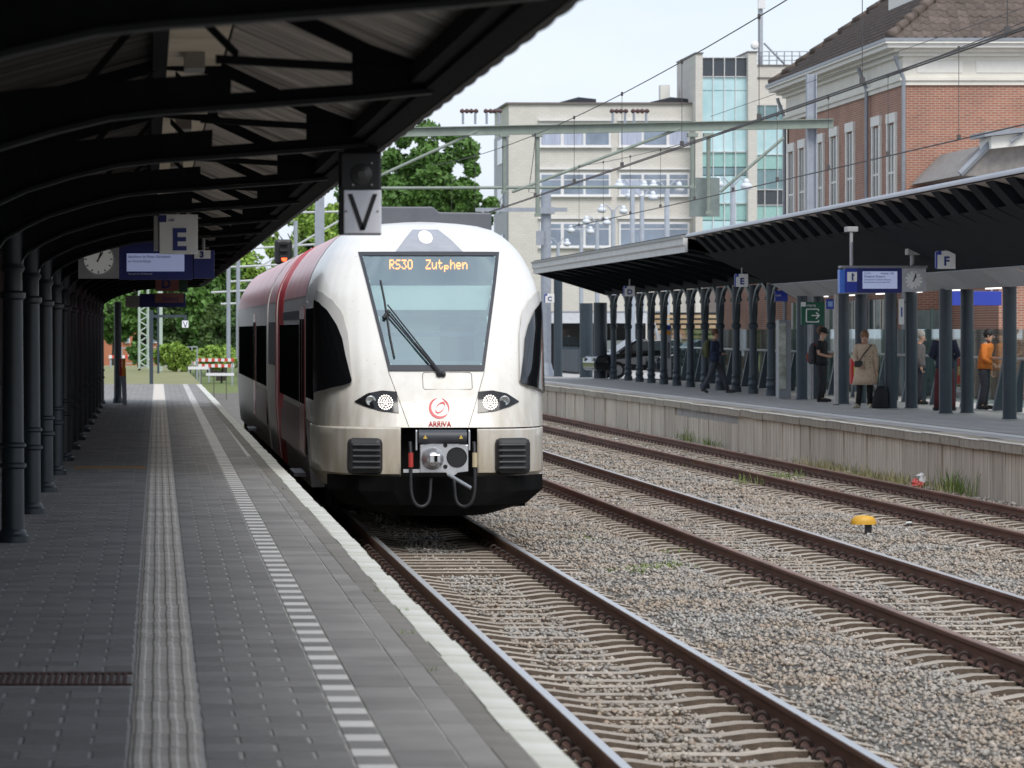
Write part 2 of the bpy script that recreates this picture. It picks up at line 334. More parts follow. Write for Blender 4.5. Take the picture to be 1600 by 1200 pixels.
for k, (nm, lb, ra, rb, s0, s1) in enumerate(SPEC):
    fx = TRK[k]; t = thing(nm, lb, 'railway track', (fx(s0), s0, -.2))
    for dx in (-.7535, .7535): rail(t, fx, dx, ra, rb)
    cnt = 0; rest = MB(); y = s0
    while y < s1:
        jit = random.uniform(-.02,.02); flat = (k == 0 and 44.0 < y < 47.8)
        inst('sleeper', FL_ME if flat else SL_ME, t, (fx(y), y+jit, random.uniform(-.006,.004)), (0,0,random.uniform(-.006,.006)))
        for dx in (-.7535,.7535):
            for sg in (-1,1):
                if cnt < 296: inst('rail_clip', CL_ME[sg], t, (fx(y)+dx, y+jit, 0)); cnt += 1
                else: clip_mb(rest, fx(y)+dx, y+jit, sg)
        y += .6
    if rest.v: tag(rest.build('rail_clip', M_CLIP, t), kind='stuff')
# ================================================================== near platform
M_JOINT = mat('joint_sand', (.46,.45,.43), .95, var=.25, scale=30)
M_TILE = mat('paving_tile', (.245,.235,.223), .82, var=.16, scale=9, bump=.25, bscale=120, objvar=.15)
M_TILE2 = mat('paving_tile_field', (.245,.235,.223), .82, var=.22, scale=1.6, bump=.25, bscale=120, island=.13, detail=8)
M_TACT = mat('tactile_tile', (.56,.515,.46), .85, var=.16, scale=12, bump=.3, bscale=90, objvar=.13)
M_WHITE = mat('white_edge_slab', (.50,.51,.42), .8, scale=2.4, bump=.4, bscale=70, col2=(.76,.76,.73), objvar=.04)
M_BAR = mat('white_bar_tile', (.70,.68,.65), .8, var=.10, scale=9, objvar=.05)
M_BROWN = mat('brown_concrete', (.205,.195,.175), .9, var=.2, scale=4, bump=.3, bscale=80, objvar=.08)
M_CONC = mat('platform_concrete', (.24,.22,.19), .9, var=.3, scale=2, bump=.4, bscale=30)
plat = tag(MB().box(-7, 1.66, -6, 129, -.4, P0-.045).build('platform_near', M_CONC), kind='structure')
tag(MB().box(-7, 1.60, -5.99, 128.99, P0-.044, P0-.0055).build('sand_bed', M_JOINT, plat))
def off(y): return .075 + .0026*(y-16)
def tbox(m, x0, x1, y0, y1, h=0):
    c = .0025; z = P0+h
    m.add([(x0,y0,z-.03),(x1,y0,z-.03),(x1,y1,z-.03),(x0,y1,z-.03),(x0+c,y0+c,z),(x1-c,y0+c,z),(x1-c,y1-c,z),(x0+c,y1-c,z)], [(4,5,6,7),(0,1,5,4),(1,2,6,5),(2,3,7,6),(3,0,4,7)])
    return m
tile_me = tbox(MB(), -.1425, .1425, -.1485, .1485).mesh('tile', M_TILE)
rows = 0; rest = MB(); ntile = 0; y = 6.0; ri = 0
grate = (19.75, 20.45)
while y < 128.7:
    c = off(y); sh = .15*(ri % 2)
    L_ = [(c-.16-.3*(i+1)+.15-sh+.0, True) for i in range(0, 20)]
    Rr = [(c+.16+.15, True), (c+.16+.45, True)] if sh == 0 else [(c+.16+.30, True)]
    for j, (x, _) in enumerate(L_ + Rr):
        if x < -1.75 - (3 if y > 92 else 0): continue
        if j < 20 and sh and j == 0: pass
        w0 = .147
        if j < 20 and x + .147 > c-.16: pass
        if grate[0]-.1 < y < grate[1]+.1 and x < -.09 and -.9 < x: continue
        vis = y > 15.5 and abs(VX + FPX*x/y - 800) < 830
        if vis and ntile < 290: inst('tile', tile_me, plat, (x, y, random.uniform(-.0015,.0015)), (random.uniform(-.004,.004), random.uniform(-.004,.004), 0)); ntile += 1
        else: tbox(rest, x-.1425, x+.1425, y-.1485, y+.1485, random.uniform(-.0015,.0015))
    if sh == 0: pass
    else:
        tbox(rest, c-.16-.15+.0075, c-.163, y-.1485, y+.1485); tbox(rest, c+.163, c+.16+.1425, y-.1485, y+.1485); tbox(rest, c+.16+.4575, c+.757, y-.1485, y+.1485)
    # two courses of slabs between the dashed line and the kerb
    a = c+.16+.6+.165; b = 1.428
    for (x0, x1) in ((a, a+.27), (a+.276, b)):
        if x1-x0 > .05 and int(y/.3) % 2 == 0: tbox(rest, x0, x1, y-.147, y+.447, random.uniform(-.002,.002))
    y += .3; ri += 1
tag(rest.build('tile', M_TILE2, plat), kind='stuff')
tm = MB(); tbox(tm, -.148, .148, -.148, .148)
for xr in (-.115,-.04,.035,.11): tm.prism([(xr-.022,P0-.001),(xr+.022,P0-.001),(xr+.012,P0+.006),(xr-.012,P0+.006)], 'y', -.146, .146)
tact_me = tm.mesh('tactile_tile', M_TACT)
bar_me = tbox(MB(), -.078, .078, -.125, .125, .001).mesh('white_bar', M_BAR)
gap_me = tbox(MB(), -.078, .078, -.165, .165, 0).mesh('tile', M_TILE)
yy = 10.0
while yy < 99.4: inst('tactile_tile', tact_me, plat, (off(yy)+random.uniform(-.004,.004), yy, random.uniform(-.002,.002))); yy += .3
farT = MB()
while yy < 128.6: tbox(farT, off(yy)-.148, off(yy)+.148, yy-.148, yy+.148, .004); yy += .3
tag(farT.build('tactile_tile', M_TACT, plat), kind='stuff')
yy = 10.0; gaps = MB()
while yy < 128.4:
    x = off(yy)+.16+.6+.082; inst('white_bar', bar_me, plat, (x, yy, 0), (0,0,random.uniform(-.01,.01)))
    tbox(gaps, x-.078, x+.078, yy+.135, yy+.465); yy += .6
tag(gaps.build('tile', M_TILE2, plat), kind='stuff')
wm = MB().box(-.075,.075,-.496,.496,-.17,0).mesh('edge_slab', M_WHITE); bm_ = MB().box(-.063,.063,-.496,.496,-.06,0).mesh('kerb_slab', M_BROWN)
for i in range(125):
    yy = 4 + i; dz = random.uniform(-.004,.004)
    inst('edge_slab', wm, plat, (1.636+random.uniform(-.008,.008), yy, P0+dz), (0,0,random.uniform(-.004,.004)))
    inst('kerb_slab', bm_, plat, (1.494, yy+.3, P0-.002+random.uniform(-.003,.003)))
gm = MB().box(-.92,-.075,grate[0],grate[0]+.06,P0-.04,P0+.004).box(-.92,-.075,grate[1]-.06,grate[1],P0-.04,P0+.004)
for i in range(24): gm.box(-.90+.034*i, -.90+.034*i+.018, grate[0], grate[1], P0-.04, P0+.003)
tag(gm.build('drain_grate', mat('rusty_grate', (.10,.045,.035), .8, var=.3)), 'rusty brown drain grate set in the near platform paving', 'drain grate')
tag(MB().box(-.92,-.02,50.5,51.2,P0-.03,P0+.006).build('drain_cover', mat('ochre_cover', (.42,.24,.09), .7), bev=.004), 'narrow ochre drain cover across the near platform by the fourth column', 'drain cover')
# kerb weeds on the near platform, joints of grass
def tuft(m, x, y, z, h, n, sp=.05, wd=.006):
    for _ in range(n):
        a = random.uniform(0,6.28); hh = h*random.uniform(.5,1.1); l = random.uniform(.2,.9)*hh*.7
        bx, by = x+random.gauss(0,sp), y+random.gauss(0,sp); tx, ty = bx+l*math.cos(a), by+l*math.sin(a); pa = a+1.57
        wx, wy = wd*math.cos(pa), wd*math.sin(pa)
        m.add([(bx-wx,by-wy,z),(bx+wx,by+wy,z),((bx+tx)/2+wx*.8,(by+ty)/2+wy*.8,z+hh*.65),(tx,ty,z+hh),((bx+tx)/2-wx*.8,(by+ty)/2-wy*.8,z+hh*.65)], [(0,1,2,4),(4,2,3)])
M_GRASS = mat('grass_blade', (.10,.18,.035), .6, var=.4, scale=4, col2=(.22,.28,.07), island=.2)
M_DRY = mat('dry_weed', (.32,.25,.13), .7, var=.4, scale=3, col2=(.22,.25,.10), island=.25)
m = MB()
for px, py in ((632,955),(640,990),(672,1048),(444,764),(590,925)):
    p = at(px, py, 10962/(py-515)); tuft(m, p.x, p.y, P0-.01, .04, 9, .02, .003)
tag(m.build('joint_weeds', M_GRASS), 'small green weeds growing in the joints of the near platform', 'weeds', kind='stuff')
# ================================================================== near canopy (left)
CB = CZ                      # heights in the canopy are measured from the eye level, as seen
M_IRON = mat('dark_iron', (.022,.030,.036), .42, var=.25, scale=5, spec=.5)
M_IRON_IN = mat('dark_iron_dusty', (.012,.013,.014), .85, var=.25, scale=5, spec=.08)
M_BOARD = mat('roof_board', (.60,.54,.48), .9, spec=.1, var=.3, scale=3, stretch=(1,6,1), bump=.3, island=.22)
M_BOARDL = mat('roof_board_shaded', (.07,.062,.055), .9, var=.3, scale=3, spec=.1, island=.3)  # boards of the left half, their shade put into a near-black colour
M_ROOFTOP = mat('roof_sheet', (.03,.03,.032), .9, spec=.1)
M_CREAM = mat('cream_panel', (.74,.63,.47), .6, var=.12, scale=3, objvar=.1)
M_LAMP = mat('lamp_box', (.30,.28,.25), .5)
can = thing('platform_canopy', 'dark arched iron canopy over the near platform on the left', 'canopy', (0, 50, P0))
RY = [7.5 + 5.1*k for k in range(18)]                    # 7.5 ... 94.2
LOW = [(-1.10,.40),(-1.055,.515),(-.98,.618),(-.83,.705),(-.68,.775),(-.42,.855),(-.157,.917),(.05,.940),(.365,.962),(.963,1.006),(1.25,1.035)]
rm = MB(); T = .05
flange = LOW; 
def strip(m, pts, dz, y0, y1):
    n = len(pts); vs = []
    for x, z in pts: vs += [(x,y0,CB+z),(x,y1,CB+z),(x,y1,CB+z+dz),(x,y0,CB+z+dz)]
    m.add(vs, [(i*4+j, (i+1)*4+j, (i+1)*4+(j+1)%4, i*4+(j+1)%4) for i in range(n-1) for j in range(4)] + [(0,1,2,3), ((n-1)*4+3,(n-1)*4+2,(n-1)*4+1,(n-1)*4)])
rm.mi = 1; strip(rm, LOW, .022, -.055, .055); rm.mi = 0                        # lower flange
up = [(x, z+.02) for x, z in LOW if x < .40]
n = len(up); vs = []
for x, z in up: vs += [(x,-.012,CB+z),(x,-.012,CB+z+.17 if x > -.9 else CB+1.0)]
rm.prism([(x, CB+z) for x, z in up] + [(.37,CB+1.13),(-.5,CB+1.06),(-1.1,CB+.98)], 'y', -.02, .02)
strip(rm, [(x, z+.025) for x, z in LOW if x > .3], .05, -.02, .02)
strip(rm, [(.30,1.17),(.96,1.13),(1.25,1.11)], .035, -.04, .04)   # second chord
rm.prism([(.90,CB+1.02),(1.26,CB+1.05),(1.26,CB+1.17),(.90,CB+1.22)], 'y', -.03, .03)
strip(rm, [(.10,1.47),(.42,1.44),(.98,1.18),(1.25,1.08)], .07, -.035, .035)  # rafter right
strip(rm, [(-1.6,1.0),(-1.1,1.14),(.10,1.47)], .07, -.035, .035)             # rafter left
strip(rm, [(-.95,.80),(-.62,1.22)], .05, -.02, .02); strip(rm, [(-.30,1.02),(.02,1.40)], .05, -.02, .02); strip(rm, [(.40,1.18),(.16,1.42)], .045, -.02, .02)
rib_me = rm.mesh('rib', [M_IRON_IN, mat('flange_iron', (.018,.02,.022), .55, spec=.22)])
for y in RY: inst('rib', rib_me, can, (0, y, 0))
# horizontal rails and purlins
for x, z, s in ((1.19,1.08,.04),(-1.1,1.06,.06),(.07,1.46,.04)):
    MB().box(x-s, x+s, 4, 97, CB+z, CB+z+2*s).build('purlin', M_IRON_IN, can)
# roof boards (under side), each running from ridge to eaves
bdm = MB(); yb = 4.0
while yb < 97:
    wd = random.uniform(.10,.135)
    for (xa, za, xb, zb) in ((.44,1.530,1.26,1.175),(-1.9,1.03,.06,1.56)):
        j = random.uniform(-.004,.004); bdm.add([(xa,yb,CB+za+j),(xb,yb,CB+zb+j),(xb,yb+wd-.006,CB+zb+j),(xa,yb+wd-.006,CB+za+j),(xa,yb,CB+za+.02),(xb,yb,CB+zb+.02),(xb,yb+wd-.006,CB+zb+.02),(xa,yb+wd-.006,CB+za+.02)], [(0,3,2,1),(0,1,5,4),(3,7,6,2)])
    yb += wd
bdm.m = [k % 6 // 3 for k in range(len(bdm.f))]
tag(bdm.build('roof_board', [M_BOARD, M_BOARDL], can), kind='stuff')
m = MB()
for poly in ([(.06,1.74),(1.37,1.175),(1.37,1.22),(.06,1.80)], [(-7,.4),(.06,1.74),(.06,1.80),(-7,.46)]):
    m.prism([(x, CB+z) for x, z in poly], 'y', 4, 97)
m.build('roof_sheet', M_ROOFTOP, can)
# ridge strip with cream panels and lamp boxes
pm = MB().box(.11, .415, -.8, .8, CB+1.488, CB+1.51).mesh('ceiling_panel', M_CREAM); lm = MB().box(.20,.31,-.22,.22,CB+1.40,CB+1.487).mesh('lamp_box', M_LAMP)
for i in range(56):
    inst('ceiling_panel', pm, can, (0, 5+1.64*i, 0))
    if i % 2 == 0: inst('lamp_box', lm, can, (0, 5.4+1.64*i, 0))
# gutter with scalloped sheet edge
gp = [(1.22,1.055),(1.32,1.035),(1.375,1.07),(1.385,1.17),(1.22,1.17)]
MB().prism([(x, CB+z) for x, z in gp], 'y', 4, 97.2).build('gutter', M_IRON_IN, can)
pts = []; y = 4.0
while y < 97:
    ph = (y/.65) % 1; sc = .008*abs(math.sin(math.pi*ph))**.7
    pts.append([(1.33, y, CB+1.034), (1.385+sc, y, CB+1.055-sc*.6), (1.395+sc, y, CB+1.18)]); y += .065
MB().grid(pts).build('sheet_edge', mat('sheet_edge_dark', (.012,.012,.013), .6, spec=.15), can, smooth=True)
MB().prism([(-1.6,CB+.9),(1.3,CB+1.02),(1.3,CB+1.15),(.1,CB+1.58),(-1.6,CB+1.1)], 'y', 96.8, 97.0).build('end_board', M_IRON_IN, can)
# columns
cprof = [(.135,0),(.135,.05),(.115,.07),(.115,.085),(.095,.11),(.092,.60),(.112,.615),(.112,.64),(.092,.655),(.092,.77),(.110,.785),(.110,.805),(.090,.82),(.082,1.98),(.105,2.0),(.105,2.04),(.078,2.06),(.075,2.2),(.10,2.24),(.085,2.28)]
c0 = thing('cast_iron_column', '', 'column', (0,0,0), 'cast iron columns of the near canopy')
MB().lathe(0,0,cprof[:5],18).build('base', M_IRON, c0, auto=40)
MB().lathe(0,0,cprof[4:],18).build('shaft', M_IRON, c0, auto=40)
MB().lathe(0,0,[(.085,2.28),(.09,2.3),(.09,2.75),(.12,2.78),(.12,2.82)],12).build('capital', M_IRON, c0, auto=40)
reg(c0)
vis = [y for y in RY if y > 31]
for i, y in enumerate(vis):
    k = i - (len(vis) - sum(1 for q in vis if q > 31))
    seen = [q for q in vis if q > 31]
    lb = 'dark iron column under the near canopy, %s in the row from the camera' % ordinal(seen.index(y)) if y in seen else 'dark iron column close to the camera, left of the frame, number %s' % ordinal(i)
    if i == 0: c0.location = (-1.1, y, P0); POS[c0] = Vector((-1.1,y,P0)); c0['label'] = lb
    else: copy_tree(c0, (-1.1, y, P0), lb)
# dark wall behind the columns
wl = thing('station_wall', 'dark panelled wall behind the columns under the near canopy', 'wall', (-1.95, 50, P0))
M_WALL = mat('dark_wall', (.035,.033,.032), .8, var=.3, scale=2)
MB().box(-2.15,-1.95,3,93,P0-.02,CB+1.0).build('wall', M_WALL, wl)
for i in range(30): MB().box(-1.95,-1.92,4+3*i,6.6+3*i,P0+.2,P0+1.0).build('panel', mat('dark_panel', (.028,.03,.034), .6), wl, bev=.01)
# ---------------------------------------------------------------- signs under the near canopy
M_SW = mat('sign_white', (.84,.84,.82), .4, var=.03); M_SB = mat('sign_blue', (.012,.02,.16), .4, var=.05); M_SBL = mat('sign_letter_blue', (.02,.035,.20), .4, var=.03)
M_SK = mat('sign_black', (.012,.012,.014), .5, var=.1); M_SG = mat('sign_grey', (.34,.34,.34), .45, var=.05)
def sbox(t, name, px0, py0, px1, py1, Y, dep, m, bev=.005):
    a = at(px0, py1, Y); b = at(px1, py0, Y)
    return MB().box(a.x, b.x, Y, Y+dep, a.z, b.z).build(name, m, t, bev=bev)
def stext(t, s, px, py, hpx, Y, m, align='LEFT', sx=1, bold=0, dy=.004):
    p = at(px, py, Y); return text(s, hpx*Y/FPX/.70, m, t, (p.x, Y-dy, p.z), align=align, sx=sx, bold=bold)
def rod(t, name, px, py0, py1, Y, r=.015, m=None, dy=.05):
    a = at(px, py0, Y); b = at(px, py1, Y); return MB().tube([(a.x,Y+dy,a.z),(b.x,Y+dy,b.z)], r, 8).build(name, m or M_SG, t)
s = thing('platform_section_sign', 'white square sign with blue letter E hanging under the near canopy', 'sign', at(278,397,37))
sbox(s,'panel',249,335,309,397,37,.10,M_SW); sbox(s,'side_plate',240,337,248,392,37.02,.12,M_SG); sbox(s,'blue_square',248.5,336,260,347,36.993,.006,M_SB,0)
stext(s,'vak',263,346,5,37,M_SBL); stext(s,'E',268,390,33,37,M_SBL,bold=.008); rod(s,'hanger',278,335,318,37)
s = thing('departure_display', 'blue departure display with clock and number 3 hanging under the near canopy', 'display', at(230,437,47.9))
sbox(s,'clock_box',122,375,186,435,47.9,.2,M_SG)
p = at(154,405,47.9); MB().ylathe((p.x,47.9,p.z),[(.174,-.01),(.174,.02)],28).build('clock_face', emis('clock_lit', (.9,.9,.86), .06), s)
def clock_marks(s, p, r, Y, h, mn):
    m = MB()
    for k in range(12):
        a = k*math.pi/6; u, v = math.sin(a), math.cos(a)
        m.tube([(p.x+u*r*.80,Y,p.z+v*r*.80),(p.x+u*r*.96,Y,p.z+v*r*.96)], r*.035, 4)
    m.build('hour_mark', M_SK, s)
    for ang, l, wd in ((h,.55,.05),(mn,.85,.04)):
        a = R(ang); MB().tube([(p.x-math.sin(a)*r*.2,Y-.004,p.z-math.cos(a)*r*.2),(p.x+math.sin(a)*r*l,Y-.004,p.z+math.cos(a)*r*l)], r*wd, 4).build('clock_hand', M_SK, s)
clock_marks(s, p, .174, 47.872, 32, 18)
sbox(s,'display_case',186,376,301,437,47.92,.2,M_SB); sbox(s,'screen',198,396,288,424,47.9,.02,emis('screen_pale', (.52,.60,.95), .15),0)
stext(s,'Apeldoorn de Maten, Klarenbeek',200,403,4.2,47.9,M_SBL,sx=.82); stext(s,'en Voorst-Empe',200,410,4.2,47.9,M_SBL,sx=.9); stext(s,'Trein naar 12:21 RS Winterswijk',200,429,2.5,47.9,M_SW,sx=.8)
sbox(s,'number_case',302,391,335,435,47.92,.2,M_SB); sbox(s,'number_panel',303.5,391,329,404,47.9,.03,M_SW,0); stext(s,'3',312,402,9,47.9,M_SBL,bold=.006)
for px in (150,240,318): rod(s,'hanger',px,391,372,47.9,.02)
M_PINK = mat('sign_pinkish', (.30,.14,.12), .5)
s = thing('platform_section_sign', 'dim reddish sign with letter D deep under the near canopy', 'sign', at(266,456,75))
sbox(s,'panel',243,434,279,455,75,.1,M_PINK); sbox(s,'green_panel',279.5,430,293,456,75.02,.1,mat('sign_dkgreen',(.02,.07,.035),.5)); stext(s,'D',252,450,14,75,M_SBL,bold=.008); rod(s,'hanger',262,434,424,75)
s = thing('departure_display', 'far dim blue and reddish display under the end of the near canopy', 'display', at(264,479,90))
sbox(s,'display_case',218,459,290,480,90.02,.2,M_SB); sbox(s,'screen',242,458,287,473,90,.03,M_PINK,0); sbox(s,'clock_box',196,462,218,480,90,.2,M_SG); stext(s,'[Reizen]',252,470,7,90,M_SBL,sx=.8)
for px in (210,270): rod(s,'hanger',px,459,452,90,.02)
# V sign hanging at the gutter
def vsign(Y, px0, py0, px1, py1, lamp, label):
    s = thing('departure_signal', label, 'sign', at((px0+px1)/2, py1, Y))
    sbox(s,'plate',px0,py0,px1,py1,Y,.012,mat('signal_plate',(.84,.85,.90),.35,var=.05),.006)
    w_, h_ = px1-px0, py1-py0; a = lambda u, v: at(px0+w_*u, py0+h_*v, Y)
    m = MB()
    for u0, u1 in ((.17,.50),(.83,.50)):
        A, B = a(u0,.09), a(u1,.92); wv = w_*.062*Y/FPX
        m.add([(A.x-wv,Y-.004,A.z),(A.x+wv,Y-.004,A.z),(B.x+wv,Y-.004,B.z),(B.x-wv,Y-.004,B.z)], [(0,1,2,3)])
    m.build('letter', M_SK, s)
    if lamp:
        sbox(s,'backing',px0-7,py0-60,px1,py1+2,Y+.03,.10,M_SK); sbox(s,'lamp_case',px0-4,py0-58,px1-2,py0-1,Y+.005,.02,M_SK)
        c = a(.47,-.36); MB().ylathe((c.x,Y+.003,c.z), [(.062,0),(.058,.004),(.02,.010)], 24).build('lens', mat('signal_lens',(.03,.03,.028),.25), s)
        for u, v in ((.07,.49),(.90,.49),(.24,-.12),(.74,-.12),(.74,-.62)):
            q = a(u,v); MB().ball((q.x,Y-.003,q.z),.007,6,(1,.5,1)).build('screw', M_SG, s)
    return s
vs_ = vsign(22.8, 537, 297, 596, 365, True, 'white departure sign with black V under a dark lamp at the canopy edge')
MB().box(at(540,0,22.8).x, at(590,0,22.8).x, 22.84, 22.92, at(0,240,22.8).z, CB+1.06).build('bracket', M_IRON_IN, vs_)
# ================================================================== the train
TX, TY = 3.47, 47.5
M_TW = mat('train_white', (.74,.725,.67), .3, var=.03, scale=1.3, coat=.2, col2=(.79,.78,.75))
def dirt():
    b, nt = nodes(M_TW); L = nt.links.new; old = b.inputs['Base Color'].links[0].from_socket
    t = nt.nodes.new('ShaderNodeTexCoord'); s = nt.nodes.new('ShaderNodeSeparateXYZ'); L(t.outputs['Object'], s.inputs[0])
    mpn = nt.nodes.new('ShaderNodeMapping'); mpn.inputs['Scale'].default_value = (4,4,.7); L(t.outputs['Object'], mpn.inputs[0])
    n = nt.nodes.new('ShaderNodeTexNoise'); n.inputs['Scale'].default_value = 2.2; n.inputs['Detail'].default_value = 7; L(mpn.outputs[0], n.inputs['Vector'])
    mr = nt.nodes.new('ShaderNodeMapRange'); mr.inputs[1].default_value = 2.3; mr.inputs[2].default_value = .6; mr.inputs[3].default_value = 0; mr.inputs[4].default_value = 1.6; L(s.outputs[2], mr.inputs[0])
    mu = nt.nodes.new('ShaderNodeMath'); mu.operation = 'MULTIPLY'; L(mr.outputs[0], mu.inputs[0]); L(n.outputs['Fac'], mu.inputs[1])
    mxn = nt.nodes.new('ShaderNodeMix'); mxn.data_type = 'RGBA'; mxn.inputs[7].default_value = (.40,.33,.23,1); L(mu.outputs[0], mxn.inputs[0]); L(old, mxn.inputs[6])
    sp = nt.nodes.new('ShaderNodeTexNoise'); sp.inputs['Scale'].default_value = 38; sp.inputs['Detail'].default_value = 1; L(t.outputs['Object'], sp.inputs['Vector'])
    gt = nt.nodes.new('ShaderNodeMapRange'); gt.inputs[1].default_value = .725; gt.inputs[2].default_value = .79; gt.inputs[4].default_value = .55; L(sp.outputs['Fac'], gt.inputs[0])
    m2 = nt.nodes.new('ShaderNodeMix'); m2.data_type = 'RGBA'; m2.inputs[7].default_value = (.16,.13,.10,1); L(gt.outputs[0], m2.inputs[0]); L(mxn.outputs[2], m2.inputs[6]); L(m2.outputs[2], b.inputs['Base Color'])
dirt()
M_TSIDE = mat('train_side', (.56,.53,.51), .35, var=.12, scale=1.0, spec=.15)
M_TSG = mat('side_glass', (.010,.011,.012), .5, var=0, spec=0)
M_TLOW = mat('side_maroon', (.17,.075,.072), .35, var=.15, scale=1.2, spec=.15)
M_TRED = mat('train_red', (.60,.035,.05), .5, var=.06, spec=.25)
M_TBLK = mat('train_black', (.012,.012,.013), .45, var=.2); M_TGLASS = mat('train_dark_glass', (.006,.007,.008), .04, var=0, spec=.75)
M_TGREY = mat('train_grey', (.10,.105,.12), .5, var=.1); M_TUNDER = mat('train_underframe', (.006,.006,.006), .95, var=.3, spec=.1)
M_SILV = mat('coupler_silver', (.62,.63,.65), .32, .75, var=.12, scale=9); M_RUB = mat('rubber', (.018,.018,.02), .55, var=.2)
M_LOGO = mat('logo_red', (.62,.06,.075), .4, var=.02)
tr = thing('passenger_train', 'white and red regional passenger train arriving at the near platform, headlights lit', 'train', (TX, TY, 0))
def tp(x, d, z): return (TX+x, TY+d, z)
WT = [(.2,1.285),(.8,1.361),(1.3,1.394),(2.75,1.394),(2.92,1.384),(3.05,1.361),(3.21,1.309),(3.37,1.228),(3.53,1.121),(3.65,1.016),(3.735,0.907),(3.79,0.756),(3.825,0.548),(3.845,0.283),(3.85,0.019)]
D0 = [(.2,.72),(.78,.52),(1.0,.46),(1.31,.47),(1.6,.60),(1.98,.86),(2.5,1.28),(3.0,1.70),(3.434,2.10),(3.6,2.42),(3.73,2.85),(3.80,3.25),(3.85,3.8)]
HT = [(0,0),(.2,.003),(.4,.012),(.55,.032),(.65,.066),(.75,.135),(.83,.225),(.9,.345),(.95,.48),(.98,.63),(1,1)]
def W(z): return interp(z, WT)
def d0(z): return interp(z, D0)
def DD(z): return max(2.6, d0(z)+1.0)
def nose_d(x, z): return d0(z) + (DD(z)-d0(z))*interp(min(1,abs(x)/W(z)), HT)
def nose_x(d, z):
    h = (d-d0(z))/(DD(z)-d0(z)); return W(z)*float(np.interp(min(1,max(0,h)), [b for _, b in HT], [a for a, _ in HT]))
def ws_half(z): return interp(z, [(1.98,.576),(3.434,.871)])
zs = sorted(set(list(np.linspace(1.315,3.4,34)) + [3.434,3.48,3.53,3.58,3.62,3.66,3.70,3.735,3.765,3.79,3.81,3.825,3.838,3.845,3.85]))
rs = list(np.linspace(0,.55,14)) + list(np.linspace(.58,1,22))
sm = MB(); rows = []
for z in zs:
    half = [(r*W(z), nose_d(r*W(z), z)) for r in rs] + [(W(z), 5.2)]
    row = [(-x, d) for x, d in half[::-1]] + half[1:]; rows.append([tp(x, d, z) for x, d in row])
nw = len(rows[0]); vs = [p for r in rows for p in r]; fs = []
for i in range(len(rows)-1):
    zc = (zs[i]+zs[i+1])/2
    for j in range(nw-1):
        xc = (rows[i][j][0]+rows[i][j+1][0])/2 - TX; dc = (rows[i][j][1]+rows[i][j+1][1])/2 - TY
        if 2.03 < zc < 3.39 and abs(xc) < ws_half(zc)-.03 and dc < 3: continue      # opening for the windscreen
        fs.append((i*nw+j, i*nw+j+1, (i+1)*nw+j+1, (i+1)*nw+j))
sm.add(vs, fs); sm.build('cab_shell', M_TW, tr, smooth=True)
def fpatch(name, zlist, lo, hi, m, offs=.008, nx=10, parent=None, extra=None, smooth=True):
    P = []
    for z in zlist:
        a, b = lo(z), hi(z); P.append([tp(a+(b-a)*i/nx, nose_d(a+(b-a)*i/nx, z)-offs, z+offs*.5) for i in range(nx+1)])
    mb = MB().grid(P); return mb.build(name, m, parent or tr, smooth=smooth)
# windscreen: dark frame ring, clear pane, cab behind it
wz = list(np.linspace(1.98,3.434,24)); fr = MB()
for lo, hi in ((lambda z: -ws_half(z)-.0, lambda z: -ws_half(z)+.04), (lambda z: ws_half(z)-.04, lambda z: ws_half(z)+.0)):
    fr.grid([[tp(lo(z)+(hi(z)-lo(z))*i/3, nose_d(lo(z)+(hi(z)-lo(z))*i/3, z)-.012, z+.006) for i in range(4)] for z in wz])
for za, zb in ((1.98,2.05),(3.385,3.434)):
    fr.grid([[tp(-ws_half(z)+2*ws_half(z)*i/12, nose_d(ws_half(z)*(2*i/12-1), z)-.0125, z+.006) for i in range(13)] for z in np.linspace(za,zb,4)])
ws = fr.build('windscreen', mat('windscreen_frame',(.045,.047,.055),.3,var=.05), tr, smooth=True)
fpatch('pane', list(np.linspace(2.03,3.40,22)), lambda z: -ws_half(z)+.03, lambda z: ws_half(z)-.03, glass_mat('windscreen_glass', (.68,.86,.85), .42, .03, (.82,.96,.95)), .004, 14, ws)
ci = MB(); ci.add([tp(-1.05,2.9,1.4),tp(1.05,2.9,1.4),tp(1.05,2.9,3.42),tp(-1.05,2.9,3.42)], [(0,1,2,3)])
ci.add([tp(-.7,1.1,1.9),tp(.7,1.1,1.9),tp(1.05,2.9,1.9),tp(-1.05,2.9,1.9)], [(0,1,2,3)])
ci.build('cab_interior', mat('cab_lining', (.42,.52,.53), .7, var=.25, scale=1.5, stretch=(.3,1,3)), tr)
ci = MB().cbox(tp(.0,1.25,2.02), (1.15,.45,.16)); ci.build('driver_desk', mat('desk_dark',(.10,.12,.15),.6), tr, bev=.03)
MB().add([tp(-.72,1.75,2.72),tp(.68,1.75,2.72),tp(.76,2.0,3.02),tp(-.78,2.0,3.02)], [(0,1,2,3)]).build('sun_blind', mat('blind_pale',(.80,.82,.80),.8,var=.03), tr)
